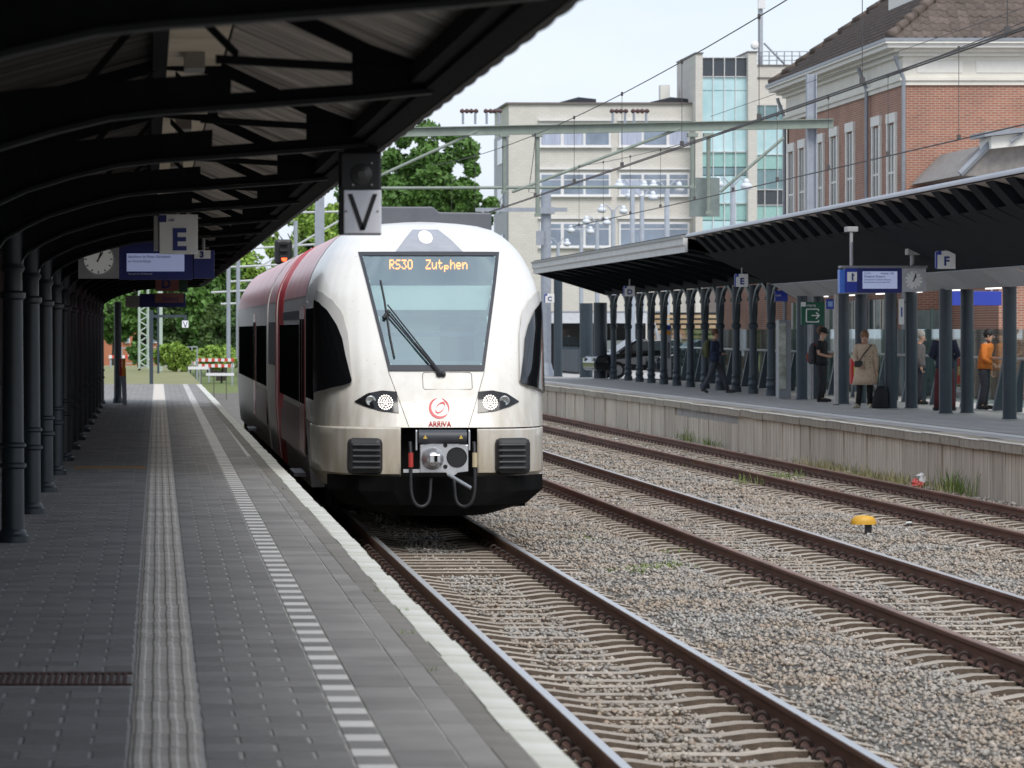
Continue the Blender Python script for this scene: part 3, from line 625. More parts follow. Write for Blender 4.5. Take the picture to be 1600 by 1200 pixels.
# destination display: dot matrix lettering
F57 = {'R':['11110','10001','10001','11110','10100','10010','10001'],'S':['01111','10000','10000','01110','00001','00001','11110'],'3':['11111','00010','00100','00010','00001','10001','01110'],'0':['01110','10001','10001','10001','10001','10001','01110'],
'Z':['11111','00001','00010','00100','01000','10000','11111'],'u':['00000','00000','10001','10001','10001','10011','01101'],'t':['01000','01000','11110','01000','01000','01001','00110'],'p':['00000','00000','11110','10001','11110','10000','10000'],'h':['10000','10000','10110','11001','10001','10001','10001'],'e':['00000','00000','01110','10001','11111','10000','01110'],'n':['00000','00000','10110','11001','10001','10001','10001'],' ':['00000']*7}
db = MB().cbox(tp(-.02,2.32,3.22), (1.62,.06,.40)); db.build('destination_box', mat('display_back',(.05,.07,.075),.6), tr)
MB().cbox(tp(0,1.9,2.42), (1.6,.05,.05)).build('reflection_bar', mat('reflection_bar',(.04,.06,.12),.5), tr); MB().cbox(tp(.35,2.2,2.25), (.42,.12,.60)).build('driver_seat', mat('seat_dark',(.03,.035,.05),.8), tr, bev=.05)  # blue bar is added, shaped as a stripe reflected in the windscreen
led = MB(); cx = -.475; st = .0122
for ch in 'RS30  Zutphen':
    for r_, line in enumerate(F57[ch]):
        for c_, bit in enumerate(line):
            if bit == '1':
                x = cx + c_*st; z = 3.335 - (r_+(2 if ch == 'p' else 0))*st*1.38
                led.add([tp(x-.0064,2.262,z-.0085),tp(x+.0064,2.262,z-.0085),tp(x+.0064,2.262,z+.0085),tp(x-.0064,2.262,z+.0085)], [(0,1,2,3)])
    cx += st*6.15
led.build('destination_lettering', emis('led_amber', (1,.27,.02), 3.6), tr)
# top headlight window
def th(z): return interp(z, [(3.436,.415),(3.60,.28),(3.73,.155)])
fpatch('top_lamp_window', list(np.linspace(3.437,3.725,10)), lambda z: -th(z), lambda z: th(z), mat('lamp_window',(.34,.35,.38),.12,var=.1), .008, 10)
def led_disc(name, x, z, r, parent, es=3.0, lift=.02):
    m = MB(); pts = [(0,0)]
    for ring, n in ((1,6),(2,12),(3,18)): pts += [(ring/3*math.cos(6.283*k/n), ring/3*math.sin(6.283*k/n)) for k in range(n)]
    rr = r*.095
    for u, v in pts:
        px_, pz_ = x+u*r*.88, z+v*r*.88; m.disc(tp(px_, nose_d(px_,pz_)-lift, pz_), rr*1.1, 8)
    return m.build(name, emis('led_white', (1,.93,.84), es), parent)
led_disc('top_headlight', -.02, 3.63, .085, tr, 1.8, .03)
# headlights
for sg in (-1,1):
    lo = lambda z: .49 + (1.70-z)*.10
    P = []
    zt = lambda u: interp(u, [(0,1.735),(.35,1.75),(.7,1.715),(1,1.62)]); zb = lambda u: interp(u, [(0,1.485),(.4,1.505),(.75,1.555),(1,1.61)])
    for i in range(17):
        u = i/16; x = .485 + u*.50; row = []
        for k in range(7):
            z = zb(u)+(zt(u)-zb(u))*k/6; xx = sg*(x + (1.735-z)*(-.06)*(1-u)); row.append(tp(xx, nose_d(xx,z)-.012, z+.004))
        P.append(row)
    h = MB().grid(P).build('headlight', mat('headlight_black',(.012,.012,.014),.12), tr, smooth=True)
    led_disc('lamp', sg*.625, 1.612, .092, h, 3.4)
    x = sg*.80; MB().ylathe(tp(x, nose_d(x,1.63)-.002, 1.63), [(.062,0),(.062,.03),(.05,.034),(.03,.02)], 18).build('side_lamp', mat('lamp_clear',(.45,.47,.46),.15,.6,var=.2), h, smooth=True)
# panel seams on the front, access flap, logo
sd_ = mat('seam_dark', (.13,.115,.09), .8)
def seam(pts, r=.0035, name='seam', m=None): return MB().tube([tp(x, nose_d(x,z)-.002, z) for x, z in pts], r, 5).build(name, m or sd_, tr)
for sg in (-1,1): seam([(sg*(.575-.22*t), 1.975-.655*t) for t in np.linspace(0,1,10)])
fl = [(-.15,1.965),(.40,1.965),(.42,1.945),(.42,1.78),(.40,1.765),(-.15,1.765),(-.17,1.785),(-.17,1.945),(-.15,1.965)]
seam(fl, .004, 'access_flap')
def swirl(r, a0, a1, w0, cx, cz, ex=1.0, tilt=0):
    P = [[], []]
    for i in range(31):
        t = i/30; a = R(a0+(a1-a0)*t); wdt = w0*math.sin(math.pi*min(1,max(.02,t)))**.7
        for q, rr in ((0, r-wdt), (1, r+wdt*.3)):
            u, v = rr*ex*math.cos(a), rr*math.sin(a); u, v = u*math.cos(tilt)-v*math.sin(tilt), u*math.sin(tilt)+v*math.cos(tilt)
            P[q].append(tp(cx+u, nose_d(cx+u, cz+v)-.006, cz+v))
    return P
lg = MB(); LX, LZ = .012, 1.545
lg.grid(swirl(.118, 100, 330, .026, LX, LZ)); lg.grid(swirl(.118, -25, 75, .016, LX, LZ)); lg.grid(swirl(.076, 30, 210, .020, LX+.012, LZ+.006, .55, R(-38))); lg.grid(swirl(.076, 210, 395, .016, LX+.012, LZ+.006, .55, R(-38)))
lg.build('logo', M_LOGO, tr)
text('ARRIVA', .092, M_LOGO, tr, (TX+.012, TY+nose_d(0,1.35)-.012, 1.325), 'logo_lettering', align='CENTER', sx=.86, bold=.0015)
# wiper
wp = lambda x, z, o=.03: tp(x, nose_d(x,z)-o, z)
def bar(pts, r, name='wiper_arm'): return MB().tube(pts, r, 6).build(name, M_RUB, tr)
bar([wp(.03,1.95,.06), wp(-.57,2.70,.06)], .011); bar([wp(.06,1.95,.06), wp(-.55,2.78,.06)], .009); bar([wp(.045,1.95,.07), wp(-.25,2.32,.075)], .014)
bar([wp(-.62,3.08), wp(-.585,2.85), wp(-.57,2.70), wp(-.54,2.4), wp(-.50,2.15)], .013, 'wiper_blade'); bar([wp(-.61,2.62,.04), wp(-.54,2.70,.04)], .022, 'wiper_joint')
MB().ball(wp(.03,1.95,.03), .04, 8).ball(wp(.075,1.945,.03), .035, 8).build('wiper_pivot', M_RUB, tr, smooth=True)
# cab side windows
lowz = [(.97,1.84),(1.05,1.81),(1.5,1.745),(2.45,1.69)]; hiz = [(.97,1.87),(1.05,1.97),(1.2,2.14),(1.4,2.37),(1.6,2.56),(1.85,2.73),(2.1,2.82),(2.45,2.86)]
for sg in (-1,1):
    for nm, mtl, ex, o_ in (('window_shade_band', mat('shade_grey',(.58,.565,.54),.3,var=.05), .05, .022), ('cab_window', M_TGLASS, 0, .032)):  # grey band round each cab window is shading painted as colour
        P = []
        for d in np.linspace(.97, 2.45, 18):
            a, b = interp(d, lowz)-ex*.2, interp(d, hiz)+ex*2.4*min(1,max(0,(d-.97)/.7))
            P.append([tp(sg*(nose_x(d, a+(b-a)*k/7)+o_), d-o_*1.2, a+(b-a)*k/7) for k in range(8)])
        MB().grid(P).build(nm, mtl, tr, smooth=True)
# bumper panels and pads
for sg in (-1,1):
    P = []
    for z in (.60,.68,.765,.78,.90,1.05,1.2,1.285,1.30):
        row = []
        ins = .0 if .77 < z < 1.29 else (.02 if z > 1.2 else (.78-z)*2.2)
        for r in np.linspace(.31,1,20):
            x = r*W(1.1); x0 = max(x, .45); d = interp(min(1,r), HT)*(2.6-.45)+.45
            row.append(tp(sg*(x0*(1+.012) - ins*.25*r), d-.035+ins, z))
        row.append(tp(sg*(W(1.1)*1.012-ins*.25), 3.2, z)); P.append(row)
    MB().grid(P).build('bumper', M_TW, tr, smooth=False, solid=.03, auto=35)
    pad = MB(); x0, x1 = sorted((sg*.655, sg*1.075)); dd = nose_d(.85,1.0)-.16
    pad.cbox(tp((x0+x1)/2, dd+.12, .975), (x1-x0,.30,.43), Matrix.Rotation(sg*.20,3,'Z'))
    pd = pad.build('buffer_pad', M_RUB, tr, bev=.06)
    for k in range(5):
        MB().cbox(tp((x0+x1)/2, dd-.045, .84+.068*k), (x1-x0-.09,.05,.026), Matrix.Rotation(sg*.20,3,'Z')).build('rib', mat('rubber_worn',(.05,.052,.055),.5), pd, bev=.009)
    MB().box(TX+min(sg*.2,sg*1.15), TX+max(sg*.2,sg*1.15), TY+1.9, TY+3.5, .35, .70).build('underframe', M_TUNDER, tr)
# plough
pl = MB(); pr = [(-1.30,1.0),(-.95,.36),(-.55,.12),(0,.05),(.55,.12),(.95,.36),(1.30,1.0)]
pl.grid([[tp(x*(1 if z > .5 else (.86 if z > .36 else .55)), d+(.10 if z < .3 else 0)+.16, z) for x, d in pr] for z in (.27,.40,.56,.74)])
pl.build('plough', M_TUNDER, tr, solid=.03)
MB().box(TX-.46,TX+.46,TY+.75,TY+.9,.60,1.31).build('coupler_recess', M_TUNDER, tr)
MB().box(TX-1.2,TX+1.2,TY+2.3,TY+4,.30,1.30).build('front_frame', M_TUNDER, tr)
# coupler
cp = MB(); cz_, cd = .985, -.16
cp.prism([(TX-.265,cz_-.185),(TX+.04,cz_-.185),(TX+.06,cz_-.225),(TX+.13,cz_-.225),(TX+.18,cz_-.185),(TX+.30,cz_-.17),(TX+.30,cz_+.14),(TX+.20,cz_+.15),(TX+.17,cz_+.175),(TX-.12,cz_+.175),(TX-.18,cz_+.15),(TX-.265,cz_+.14)], 'y', TY+cd, TY+cd+.10)
cpl = cp.build('coupler', M_SILV, tr, bev=.006)
MB().ylathe(tp(-.12,cd,cz_-.02), [(.135,0),(.125,.06),(.085,.13),(.075,.17),(.03,.172)], 24).build('cone', M_SILV, cpl, smooth=True)
MB().cbox(tp(-.105,cd-.175,cz_-.015), (.13,.05,.10)).build('hook', M_SILV, cpl, bev=.01); MB().cbox(tp(-.095,cd-.205,cz_-.015), (.035,.02,.07)).build('latch', M_TUNDER, cpl)
MB().ylathe(tp(.165,cd-.001,cz_-.005), [(.122,0),(.118,.012),(.10,-.05),(.06,-.08)], 24).build('cup', M_TBLK, cpl)
for x, z in ((.03,.135),(.03,-.115)): MB().ylathe(tp(x,cd-.002,cz_+z), [(.026,0),(.02,.008),(.012,-.01)], 14).build('port', M_TBLK, cpl)
MB().tube([tp(.07,cd-.06,cz_-.21), tp(.32,cd-.16,cz_-.36)], .022, 10).build('handle', mat('handle_grey',(.28,.30,.33),.4,.6), cpl)
MB().box(TX-.46,TX-.265,TY+cd+.02,TY+cd+.06,cz_-.185,cz_-.145).build('arm', M_SILV, cpl)
MB().tube([tp(-.28,cd+.02,cz_+.235), tp(.28,cd+.02,cz_+.235)], .085, 14).build('roller_cover', mat('cover_dark',(.045,.05,.06),.5), cpl, auto=40)
for x in (-.21,.21): MB().add([tp(x-.024,cd-.068,cz_+.215),tp(x+.024,cd-.068,cz_+.215),tp(x,cd-.07,cz_+.262)], [(0,1,2)]).build('warning_triangle', mat('warn_yellow',(.65,.45,.10),.5), cpl)
for x in (-.31,.31): MB().tube([tp(x,cd,cz_+.31),tp(x,cd-.01,cz_+.30),tp(x,cd-.01,cz_+.08)], .012, 6).build('bracket', M_SILV, cpl)
for sg, c in ((-1,(.42,.04,.035)), (1,(.50,.42,.26))):
    x = sg*.375; hz = [tp(x,cd+.1,cz_+.17), tp(x,cd+.03,cz_+.06), tp(x,cd,cz_-.10), tp(x*.99,cd-.02,cz_-.40), tp(x*.86,cd-.02,cz_-.545), tp(x*.62,cd,cz_-.58), tp(x*.42,cd+.02,cz_-.50), tp(x*.36,cd+.06,cz_-.25)]
    hs_ = MB().tube(smooth_pts(hz), .020, 8).build('brake_hose', M_RUB, tr, smooth=True)
    MB().tube([tp(x,cd-.005,cz_+.05), tp(x,cd-.01,cz_-.12)], .030, 10).build('hose_valve', mat('hose_col%d'%sg, c, .5), hs_)
MB().cbox(tp(.72,1.5,3.9-.0), (.01,.01,.01)) 
# roof fairing
rf = MB(); rf.prism([(TX-.72,3.72),(TX+.98,3.62),(TX+.98,3.99),(TX+.30,4.0),(TX+.22,4.07),(TX-.72,4.07)], 'y', TY+4.6, TY+6.6); rf.build('roof_fairing', M_TGREY, tr, bev=.02)
# ---- car bodies
CS = [(1.32,.42),(1.36,.8),(1.394,1.3),(1.394,2.75)] + [(w_, z) for z, w_ in WT if z > 2.8]
sec = [(-x, z) for x, z in CS] + [(x, z) for x, z in CS[::-1]]
def body(name, d1, d2, m, grow=0.0, parent=tr):
    mb = MB(); mb.prism([(TX+x*(1+grow), z+(grow*1.2 if z > 2 else 0)) for x, z in sec], 'y', TY+d1, TY+d2); return mb.build(name, m, parent, auto=30)
M_ROOF = mat('train_roof', (.62,.60,.58), .25, var=.2, scale=3, stretch=(1,1,1), coat=.3)
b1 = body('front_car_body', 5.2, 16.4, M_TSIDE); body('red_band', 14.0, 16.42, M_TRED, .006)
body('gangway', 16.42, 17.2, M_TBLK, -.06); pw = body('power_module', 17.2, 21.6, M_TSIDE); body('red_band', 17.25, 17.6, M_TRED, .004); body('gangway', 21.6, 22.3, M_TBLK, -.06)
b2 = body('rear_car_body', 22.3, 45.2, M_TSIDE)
def side_glass(name, d1, d2, z1, z2, m=M_TSG, par=tr, t=.008):
    for sg in (-1,1):
        x = sg*1.397; MB().box(TX+min(x,x+sg*t), TX+max(x,x+sg*t), TY+d1, TY+d2, z1, z2).build(name, m, par)
side_glass('side_window', 2.75, 3.9, 1.6, 2.75); side_glass('side_window', 4.1, 5.0, 1.6, 2.75)
for d in (5.5, 6.35): side_glass('door_leaf', d, d+.8, .85, 2.78, mat('door_red',(.30,.03,.035),.25)); side_glass('door_window', d+.12, d+.68, 1.5, 2.62, t=.013)
for i in range(5): side_glass('side_window', 7.6+1.6*i, 9.05+1.6*i, 1.5, 2.55)
side_glass('grille', 17.9, 21.2, 1.9, 2.6, M_TGREY)
for i in range(4): side_glass('side_window', 22.8+1.55*i, 24.2+1.55*i, 1.5, 2.55)
for d in (29.4, 30.25): side_glass('door_leaf', d, d+.8, .85, 2.78, mat('door_red',(.30,.03,.035),.25)); side_glass('door_window', d+.12, d+.68, 1.5, 2.62, t=.013)
for i in range(7): side_glass('side_window', 31.6+1.7*i, 33.1+1.7*i, 1.5, 2.55)
side_glass('upper_stripe', 7.4, 14.8, 2.62, 2.74, M_TGREY, t=.004); side_glass('lower_panel', 5.25, 14.85, .82, 1.42, M_TLOW, t=.004); side_glass('lower_panel', 22.4, 29.2, .82, 1.42, M_TLOW, t=.004)
M_ROOFP = mat('roof_pinkish', (.62,.14,.155), .35, scale=2.2, stretch=(.6,3.5,.6), col2=(.80,.68,.67), spec=.3, detail=8)
import bmesh
for d1, d2 in ((5.4,13.95),(17.65,21.5),(22.35,45.1)):
    o = body('roof_shell', d1, d2, M_ROOFP, .003); bm = bmesh.new(); bm.from_mesh(o.data)
    bmesh.ops.delete(bm, geom=[f for f in bm.faces if not (f.calc_center_median().z > 2.93 and len(f.verts) == 4)], context='FACES'); bm.to_mesh(o.data); bm.free()
for d in (6.3, 30.1):
    MB().box(TX-1.54,TX-1.38,TY+d-.85,TY+d+.85,.55,.60).build('door_step', M_TGREY, tr)
for d1, d2 in ((6.0,16.2),(17.4,21.4),(22.6,45)): MB().box(TX-1.25,TX+1.25,TY+d1,TY+d2,.22,.50).build('underframe', M_TUNDER, tr)
for d in (8.5,10.6,18.2,20.6,35,37.2):
    for sg in (-1,1):
        MB().prism([(TY+d+.43*math.cos(6.283*k/20), .43+.43*math.sin(6.283*k/20)) for k in range(20)], 'x', TX+sg*.7, TX+sg*.82).build('wheel', M_TUNDER, tr)
# ================================================================== opposite platform (right)
M_PAVE = mat('far_paving', (.42,.405,.385), .85, var=.18, scale=3, bump=.3, bscale=60)
M_PAVEL = mat('far_pale_strip', (.70,.69,.66), .8, var=.12, scale=3)
M_PLANK = mat('wall_slab', (.34,.27,.19), .9, scale=2.2, stretch=(1,5,.25), col2=(.86,.77,.64), bump=.5, bscale=12, objvar=.14, detail=9)
M_COPE = mat('coping_slab', (.25,.215,.16), .9, scale=3, stretch=(1,4,.6), col2=(.48,.43,.35), bump=.4, bscale=20, objvar=.1, detail=7)
M_COPET = mat('coping_top', (.72,.70,.64), .8, var=.12, scale=8, objvar=.06)
pr_ = MB(); ya, yb = 40, 176
pr_.add([(edge_x(ya)+.1,ya,P0-.02),(60,ya,P0-.02),(60,yb,P0-.02),(edge_x(yb)+.1,yb,P0-.02),(edge_x(ya)+.1,ya,-.5),(60,ya,-.5),(60,yb,-.5),(edge_x(yb)+.1,yb,-.5)], [(0,1,2,3),(0,3,7,4),(1,0,4,5),(2,1,5,6),(3,2,6,7)])
pf = tag(pr_.build('platform_far', M_PAVE), kind='structure')
def pstrip(name, a, b, m, z): return MB().grid([[(edge_x(y)+a,y,z),(edge_x(y)+b,y,z)] for y in np.arange(44,172,2.0)]).build(name, m, pf)
pstrip('pale_strip', .95, 1.30, M_PAVEL, P0-.012)
slab = MB().box(0,.42,-.73,.73,P0-.15,P0-.004).mesh('coping_slab', M_COPE); stop = MB().box(-.012,.08,-.73,.73,P0-.012,P0).mesh('coping_top', M_COPET)
for i in range(84):
    y = 45+1.5*i; dz = random.uniform(-.008,.008)
    o = inst('coping_slab', slab, pf, (edge_x(y)-.04+random.uniform(-.01,.01), y, dz), (0,0,.0109)); c = inst('coping_top', stop, o, (edge_x(y)-.04, y, dz)); c.location = (0,0,.003)
y = 45.0; gapr = (88.0, 97.5)
while y < 165:
    wd = random.uniform(.9,2.3) if y < 100 else 2.4; x = edge_x(y+wd/2)+.05+random.uniform(-.012,.012)
    top = P0-.155 if not (gapr[0] < y < gapr[1]) else P0-.34
    MB().box(x, x+.18, y, y+wd-.008, -.35, top).build('wall_slab', M_PLANK, pf); y += wd
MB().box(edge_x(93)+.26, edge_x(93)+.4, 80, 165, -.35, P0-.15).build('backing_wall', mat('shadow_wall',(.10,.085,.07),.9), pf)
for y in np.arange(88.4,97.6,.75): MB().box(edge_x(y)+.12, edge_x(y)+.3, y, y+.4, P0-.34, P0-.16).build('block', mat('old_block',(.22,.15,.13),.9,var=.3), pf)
M_PT = mat('far_tile', (.42,.405,.385), .85, var=.1, scale=5, island=.10); m = MB()
for y in np.arange(48,140,.6):
    for k, (a, b) in enumerate(((.45,.94),(1.31,1.9),(1.9,2.5),(2.5,3.1))):
        e = edge_x(y); m.add([(e+a+.01,y,P0-.008),(e+b-.01,y,P0-.008),(e+b-.01,y+.585,P0-.008),(e+a+.01,y+.585,P0-.008)], [(0,1,2,3)])
tag(m.build('tile', M_PT, pf), kind='stuff')
# weeds along the wall and in the far track
m = MB()
for px, py, n in ((1290,735,26),(1310,738,20),(1340,735,30),(1365,740,30),(1390,745,30),(1410,750,20),(1440,752,14),(1480,765,10),(1270,722,12)):
    X = edge_x(75)-.25
    for _ in range(n):
        y = YX(px+random.gauss(0,14), X); tuft(m, edge_x(y)-random.uniform(.05,.55), y, -.2, random.uniform(.10,.30), 7, .08, .006)
tag(m.build('wall_weeds', M_DRY), 'brownish dry weeds growing along the foot of the far platform wall', 'weeds', kind='stuff')
m = MB()
for px, py, n, h in ((1085,690,12,.35),(1110,695,8,.25),(1165,698,10,.25),(1205,745,14,.16),(1195,757,14,.18),(1098,730,16,.16),(1550,770,16,.4),(1530,770,14,.3),(1515,775,8,.5),(1010,890,40,.06),(1045,885,30,.08),(980,892,20,.05),(900,838,20,.05),(920,845,20,.05),(1080,860,12,.05),(1285,742,14,.16),(1240,745,10,.14)):
    for _ in range(n):
        yq = py+random.gauss(0,2); Y = FPX*(CZ+.18)/(yq-VY); p = at(px+random.gauss(0,14), yq, Y); tuft(m, min(p.x, edge_x(Y)-.05), Y, -.19, h*random.uniform(.6,1.2), 6, .05, .006)
tag(m.build('track_grass', M_GRASS), 'green grass tufts growing in the ballast between the rails', 'grass', kind='stuff')
# ---------------------------------------------------------------- modern canopy
M_DK = mat('canopy_dark', (.012,.014,.018), .8, var=.2, scale=2, spec=.12); M_FAS = mat('fascia_pale', (.48,.50,.54), .4, var=.06, scale=2)
M_SOF = mat('soffit_grey', (.42,.42,.42), .45, var=.1, scale=1.5, objvar=.06); M_COL = mat('column_slate', (.032,.048,.062), .42, var=.12, scale=3)
cn = thing('platform_canopy', 'modern dark canopy with finned underside and pale edge over the far platform', 'canopy', (15.5, 80, P0))
Z1, Z2 = 4.90, 3.64
def ex(y): return 13.86 - (y-63)*.0012
def ez(y): return 5.04 - (y-63)*.0031
ysn = list(np.arange(52,103.4,1.5)) + [103.2]
MB().grid([[(ex(y),y,ez(y)-.095),(14.9,y,4.66)] for y in ysn]).build('edge_soffit', mat('edge_soffit',(.40,.36,.32),.6), cn); MB().grid([[(14.25,y,ez(y)-.50),(16.0,y,Z2)] for y in ysn]).build('underside', M_DK, cn)
MB().grid([[(ex(y)-.02,y,ez(y)),(15.2,y,4.30),(16.2,y,4.0),(18.3,y,4.3)] for y in ysn]).build('roof', mat('canopy_top',(.30,.31,.33),.5), cn)
MB().grid([[(ex(y)-.03,y,ez(y)-.075),(ex(y)-.04,y,ez(y)-.03),(ex(y)-.01,y,ez(y)+.012)] for y in ysn]).build('edge_trim', M_FAS, cn, smooth=True)
for y in np.arange(52.7,103,1.53):
    e = ex(y); MB().prism([(e+.02,ez(y)-.10),(14.9,4.655),(14.9,4.2),(14.25,ez(y)-.515)], 'y', y-.33, y+.33).build('fin', M_DK, cn)
MB().prism([(13.9,4.83),(16.0,3.66),(16.55,3.34),(16.55,3.5),(16.0,4.0),(13.9,4.93)], 'y', 103.2, 103.3).build('end_plate', M_DK, cn)
for y in np.arange(52,103,3.2):
    MB().grid([[(16.0,yy,Z2+.012),(16.02,yy,Z2-.02),(16.55,yy,3.30),(18.2,yy,3.50)] for yy in (y,min(y+3.16,103.2))]).build('soffit_panel', M_SOF, cn)
MB().grid([[(16.0,y,Z2+.06),(15.97,y,Z2-.015)] for y in ysn]).build('inner_trim', M_FAS, cn)
for y in np.arange(56,102,4.1): MB().box(17.0,17.08,y,y+1.2,3.30,3.335).build('strip_lamp', emis('strip_light',(1,.96,.9),1.2), cn)
MB().prism([(16.0,4.0),(18.3,4.3),(18.3,4.2),(18.2,3.50),(16.55,3.30),(16.0,Z2)], 'y', 103.2, 103.25).build('end_plate', M_DK, cn)
# round modern columns
MC = [(1253,16.3),(1317.5,16.3),(1392,16.43),(1477.5,16.57),(1577.5,16.75),(1279,16.85),(1345,16.87),(1424,16.9),(1511,17.1)]
mcol = thing('round_column', '', 'column', (0,0,0), 'round slate columns of the modern canopy')
MB().lathe(0,0,[(.135,.01),(.135,2.58)],24).build('shaft', M_COL, mcol, auto=40); MB().lathe(0,0,[(.16,0),(.16,.012),(.136,.02)],24).build('base', M_COL, mcol)
reg(mcol)
for i, (px, X) in enumerate(MC):
    Y = YX(px, X); lb = 'round slate grey column, %s from the left in the %s row of the modern canopy' % ((ordinal(i),'front') if i < 5 else (ordinal(i-5),'back'))
    if i == 0: mcol.location = (X,Y,P0); POS[mcol] = Vector((X,Y,P0)); mcol['label'] = lb
    else: copy_tree(mcol, (X,Y,P0), lb)
# ---------------------------------------------------------------- old canopy behind it
oc = thing('platform_canopy', 'old canopy with white gutter board at the far end of the opposite platform', 'canopy', (15.5, 122, P0))
M_GUT = mat('gutter_board', (.62,.62,.61), .6, var=.1, scale=2); M_DK2 = mat('old_canopy_dark', (.010,.013,.016), .8, spec=.12, var=.2)
OY0, OY1 = 103.4, 144
MB().prism([(13.80,4.47),(13.86,4.47),(13.86,4.83),(13.74,4.83),(13.74,4.66),(13.80,4.62)], 'y', OY0, OY1).build('gutter_board', M_GUT, oc)
MB().prism([(13.70,4.83),(13.80,4.83),(13.80,4.90),(13.70,4.90)], 'y', OY0, OY1).build('gutter', mat('zinc',(.28,.28,.28),.5), oc)
MB().prism([(13.8,4.88),(16.4,4.25),(18.4,4.6),(18.4,4.68),(16.4,4.33),(13.8,4.94)], 'y', OY0, OY1).build('roof', mat('old_roof',(.06,.055,.05),.8), oc)
MB().grid([[(13.87,y,4.55),(16.4,y,4.05),(18.4,y,4.35)] for y in (OY0,OY1)]).build('underside', M_DK2, oc)
for y in np.arange(OY0+.6,OY1,3.15): MB().prism([(13.87,4.56),(13.87,4.47),(14.5,4.34),(16.35,3.80),(16.35,4.08)], 'y', y-.05, y+.05).build('rafter', M_DK2, oc)
MB().prism([(13.8,4.5),(16.4,3.7),(18.4,4.1),(18.4,4.5),(16.4,4.3),(13.8,4.86)], 'y', OY1, OY1+.1).build('end_board', M_DK2, oc)
MB().box(16.32,16.48,OY0,OY1,3.72,3.98).build('beam', M_DK2, oc)
ocol = thing('ornate_column', '', 'column', (0,0,0), 'ornate iron columns of the old canopy')
OP = [(.145,0),(.145,.14),(.12,.16),(.12,.22),(.135,.24),(.135,.30),(.115,.33),(.115,.42),(.13,.44),(.13,.47),(.105,.50),(.098,1.75),(.13,1.80),(.135,1.88),(.10,1.92),(.12,2.2),(.125,2.95)]
MB().lathe(0,0,OP[:11],16).build('base', M_COL, ocol, auto=40); MB().lathe(0,0,OP[10:12],16).build('shaft', M_COL, ocol, auto=40); MB().lathe(0,0,OP[11:],16).build('capital', M_COL, ocol, auto=40)
def arcpts(f, n=9): return [f(k/(n-1)) for k in range(n)]
for sg in (-1,1):
    ap = arcpts(lambda t: (sg*(.10+1.5*(1-math.cos(t*1.5))), 1.93+1.0*math.sin(t*1.5))); MB().prism([p for p in ap]+[(u+sg*-.0+ (0 if k else 0), v+.20-.13*k/8) for k, (u, v) in list(enumerate(ap))[::-1]], 'x', -.05, .05).build('bracket', M_COL, ocol); MB().tube([(0,sg*.15,2.92),(0,sg*.9,2.55)], .04, 6).build('strut', M_COL, ocol)
    MB().tube(arcpts(lambda t: (0, sg*(.10+.55*math.cos(t*6.28)*.3+.45), 2.62+.16*math.sin(t*6.28)), 11), .028, 5).build('ring', M_COL, ocol)
reg(ocol)
for i in range(12):
    Y = 105.97+3.15*i + (1.2 if i == 11 else 0); lb = 'dark ornate iron column, %s from the right in the row under the old canopy' % ordinal(i)
    if i == 0: ocol.location = (16.4,Y,P0); POS[ocol] = Vector((16.4,Y,P0)); ocol['label'] = lb
    else: copy_tree(ocol, (16.4,Y,P0), lb)
for i, (px, X, lb) in enumerate(((916,16.0,'thick plain slate column near the left end of the far platform'),(938,16.1,'second plain slate column beside the old canopy end'),(872,15.2,'thin plain dark post at the left end of the far platform'))):
    o = thing('plain_column', lb, 'column', (X, YX(px,X), P0)); r = .24 if i < 2 else .16
    MB().lathe(X,YX(px,X),[(r,.01),(r,2.7 if i < 2 else 3.6)],20,P0).build('shaft', M_COL, o, auto=40); MB().lathe(X,YX(px,X),[(r+.04,0),(r+.04,.012)],20,P0).build('base', M_COL, o)
# ---------------------------------------------------------------- signs on the far platform
def sec_sign(letter, px0, py0, px1, py1, Y, label, top):
    s = thing('platform_section_sign', label, 'sign', at((px0+px1)/2, py1, Y))
    sbox(s,'panel',px0,py0,px1,py1,Y,.1,M_SW,.004); w_, h_ = px1-px0, py1-py0
    sbox(s,'blue_edge',px0-w_*.10,py0+1,px0-.2,py1-.5,Y+.01,.09,mat('sign_blue_lit',(.03,.05,.35),.4)); sbox(s,'blue_square',px0,py0,px0+w_*.22,py0+h_*.22,Y-.007,.006,mat('sign_blue_lit',(.03,.05,.35),.4),0)
    stext(s,letter,(px0+px1)/2,py1-h_*.2,h_*.48,Y,M_SBL,'CENTER',bold=.008); rod(s,'hanger',(px0+px1)/2,py0,top,Y,.02); return s
sec_sign('D',976,447,992,463,124,'small white section sign with letter D under the old canopy',436)
sec_sign('E',1150,428,1169,448,101,'white section sign with letter E where the two far canopies meet',418)
sec_sign('F',1465,392,1493,420,77,'white section sign with letter F under the modern canopy',375)
s = sec_sign('C',852,459,866,473,146,'small grey section sign with letter C beside the train roof edge',450)
s = thing('departure_display', 'long blue departure display with white clock under the modern canopy', 'display', at(1380,458,80))
M_SBB = mat('display_blue', (.02,.045,.36), .35, var=.05)
sbox(s,'number_case',1321,419,1340,457,80,.25,M_SBB); sbox(s,'end_cap',1312,421,1320.5,458,80.01,.24,mat('display_blue_light',(.05,.15,.55),.35)); sbox(s,'display_case',1340.5,419,1409,457.5,80.005,.25,M_SB)
sbox(s,'number_panel',1324,425,1339,440,79.99,.02,M_SW,0); stext(s,'1',1328,438,11,79.99,M_SBL,bold=.006); stext(s,'a',1333,431,4,79.99,M_SBL)
sbox(s,'screen',1348,424,1402,451,79.99,.02,emis('screen_bluegrey',(.50,.58,.85),.22),0)
